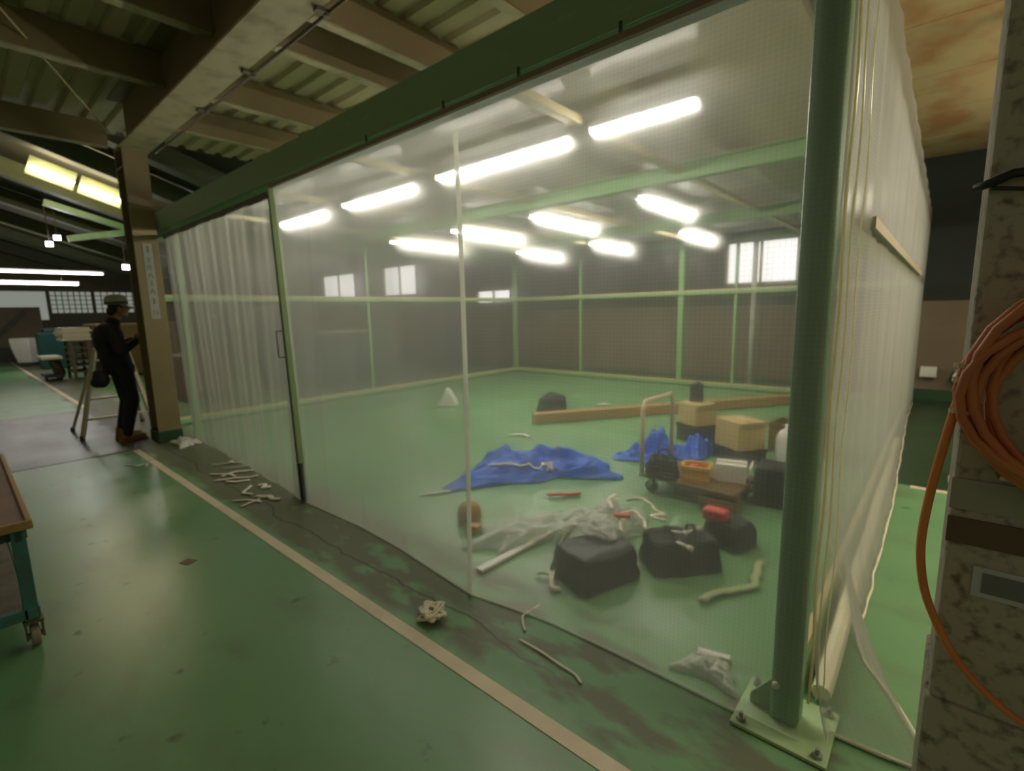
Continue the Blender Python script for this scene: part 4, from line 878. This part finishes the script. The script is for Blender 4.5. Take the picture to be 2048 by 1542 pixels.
# small things along the right back wall
o = thing('wall_socket_box', 'white box fixed low on the brown wall beyond the side curtain', 'box', (-0.12, 9.88, 0.36)); MB().span((-0.10, -0.06, 0), (0.10, 0.04, 0.16)).build('case', M_white, o, bevel=0.01); MB().span((-0.08, -0.064, 0.02), (0.08, -0.06, 0.14)).build('lid', M_white, o)
o = thing('valve_unit', 'grey valve unit beside the white wall box', 'valve', (0.22, 9.85, 0.30)); MB().cyl((0, 0, 0), (0, 0, 0.2), 0.05).cyl((0, 0, 0.1), (0.2, 0, 0.1), 0.03).build('body', M_steel, o); MB().cyl((0, -0.05, 0.1), (0, -0.09, 0.1), 0.06).build('wheel', M_white, o)

# ------------------------------------------------------------------ stock and machines down the hall
def stack(c, n, d, label, m1, m2, seed=1):
    rnd = random.Random(seed)
    for k in range(n):
        o = MB().box((0, 0, d[2]/2), (d[0]*rnd.uniform(.9, 1), d[1]*rnd.uniform(.85, 1), d[2]*0.8), rz(rnd.uniform(-.04, .04))).build('stacked_board', m1 if k % 2 else m2, bevel=0.004)
        o.location = (c[0], c[1]+rnd.uniform(-.04, .04), c[2]+k*d[2]); pos = ('topmost of its stack' if k == n-1 else 'lowest of its stack' if k == 0 else ['second', 'third', 'fourth', 'fifth', 'sixth', 'seventh'][k-1]+' from the bottom')
        tag(o, label+', '+pos, 'board', 'boards stacked on the hall trestle')
t = thing('material_cabinet', 'brown boarded cabinet behind the person in the cap', 'cabinet', (-17.0, 3.12, 0))
MB().span((-0.8, -0.62, 0.08), (0.8, 1.1, 1.36)).build('body', M_brownb, t, bevel=0.01); MB().span((-0.84, -0.66, 1.36), (0.84, 1.14, 1.40)).build('top', M_wood, t); MB().span((-0.75, -0.58, 0), (0.75, 1.05, 0.08)).build('plinth', M_blackp, t)
t = thing('trestle_rack', 'dark slatted rack beside the brown cabinet', 'rack', (-16.9, 2.14, 0))
for x in (-0.5, 0.5):
    for y in (-0.16, 0.16): MB().span((x-0.03, y-0.03, 0), (x+0.03, y+0.03, 1.0)).build('leg', M_brownb, t)
for z in (0.2, 0.35, 0.5, 0.65, 0.8, 0.97): MB().span((-0.55, -0.2, z), (0.55, 0.2, z+0.03)).build('shelf', M_rust, t)
stack((-16.9, 2.10, 1.0), 6, (1.0, 0.62, 0.055), 'cream board on the hall trestle', M_white, M_string, 3)
t = thing('board_trolley', 'low grey trolley before the slatted rack', 'trolley', (-17.2, 1.60, 0))
MB().span((-0.5, -0.18, 0.55), (0.5, 0.22, 0.62)).build('deck', M_white, t, bevel=0.01); MB().bar((0.3, 0.05, 0.55), (0.0, 0.2, 0.1), 0.16, 0.2).build('column', M_rust, t)
for y in (-0.12, 0.15): MB().cyl((0.3, y-0.02, 0.08), (0.3, y+0.02, 0.08), 0.08).build('wheel', M_blackp, t)
MB().span((-0.5, -0.15, 0.1), (0.5, 0.2, 0.16)).build('chassis', M_blackp, t)
t = thing('teal_machine', 'small teal machine behind the stacked boards', 'machine', (-21.5, 2.15, 0)); MB().span((-0.4, -0.35, 0), (0.4, 0.5, 1.15)).build('body', M_tealm, t, bevel=0.03); MB().span((-0.3, -0.2, 1.15), (0.3, 0.3, 1.28)).build('hood', M_tealm, t, bevel=0.03)
t = thing('white_bin', 'white bin standing far down the hall under the brown panel', 'bin', (-23.5, 1.72, 0)); MB().lathe([(0.0, 0.12), (0.30, 0.12), (0.42, 0.62), (0.44, 0.95), (0.40, 0.95)], 4).build('body', M_white, t, bevel=0.02); MB().span((-0.3, -0.3, 0), (0.3, 0.3, 0.12)).build('base', M_blackp, t)
t = thing('leaning_panel', 'brown panel leaning far down the hall, crossed by a dark brace', 'panel', (-26.5, 1.7, 0)); MB().box((0, 0, 1.30), (0.06, 1.5, 1.5), Matrix.Rotation(-0.1, 4, 'Y')).build('panel', mat('dull_tan', (0.17, 0.13, 0.08), 0.7), t); MB().bar((0.25, -0.9, 0.6), (0.2, 0.3, 1.9), 0.14, 0.1).build('brace', M_blackp, t); MB().span((-0.3, -0.75, 0), (0.3, 0.75, 0.56)).build('stand', M_blackp, t)
# behind the far end curtain
t = thing('machine_cabinet', 'low teal machine seen through the far end curtain', 'machine', (-10.3, 6.05, 0)); MB().span((-0.5, -0.9, 0.1), (0.5, 0.9, 1.12)).build('body', M_tealm, t, bevel=0.02); MB().span((-0.52, -0.92, 1.12), (0.52, 0.2, 1.16)).build('worktop', M_batten, t); MB().span((-0.45, -0.85, 0), (0.45, 0.85, 0.1)).build('plinth', M_blackp, t)
t = thing('machine_cabinet', 'tall dark blue cabinet behind the handle of the sliding door', 'cabinet', (-10.6, 4.35, 0)); MB().span((-0.3, -0.3, 0.05), (0.3, 0.3, 1.72)).build('body', M_navy, t, bevel=0.02); MB().span((0.3, -0.27, 0.1), (0.31, 0.27, 1.66)).build('door', M_navy, t, bevel=0.004)
MB().span((-0.28, -0.28, 0), (0.28, 0.28, 0.05)).build('plinth', M_blackp, t)
t = thing('machine_cabinet', 'tall dark blue machine beside the small bright window', 'machine', (-9.9, 8.8, 0)); MB().span((-0.3, -0.45, 0.05), (0.3, 0.35, 1.95)).build('body', M_navy, t, bevel=0.02); MB().span((-0.25, -0.4, 0), (0.25, 0.3, 0.05)).build('plinth', M_blackp, t)
MB().lathe([(0.0, 1.95), (0.2, 1.96), (0.26, 2.15), (0.2, 2.3), (0, 2.34)], 18).build('drum', M_blackp, t, smooth=True)
t = thing('floor_machine', 'dark red brown machine behind the milky sliding door', 'machine', (-10.4, 3.0, 0)); MB().span((-0.4, -0.4, 0.1), (0.4, 0.4, 0.85)).build('body', mat('dull_red_brown', (0.12, 0.05, 0.035), 0.6), t, bevel=0.03); MB().span((-0.35, -0.35, 0), (0.35, 0.35, 0.1)).build('plinth', M_blackp, t)
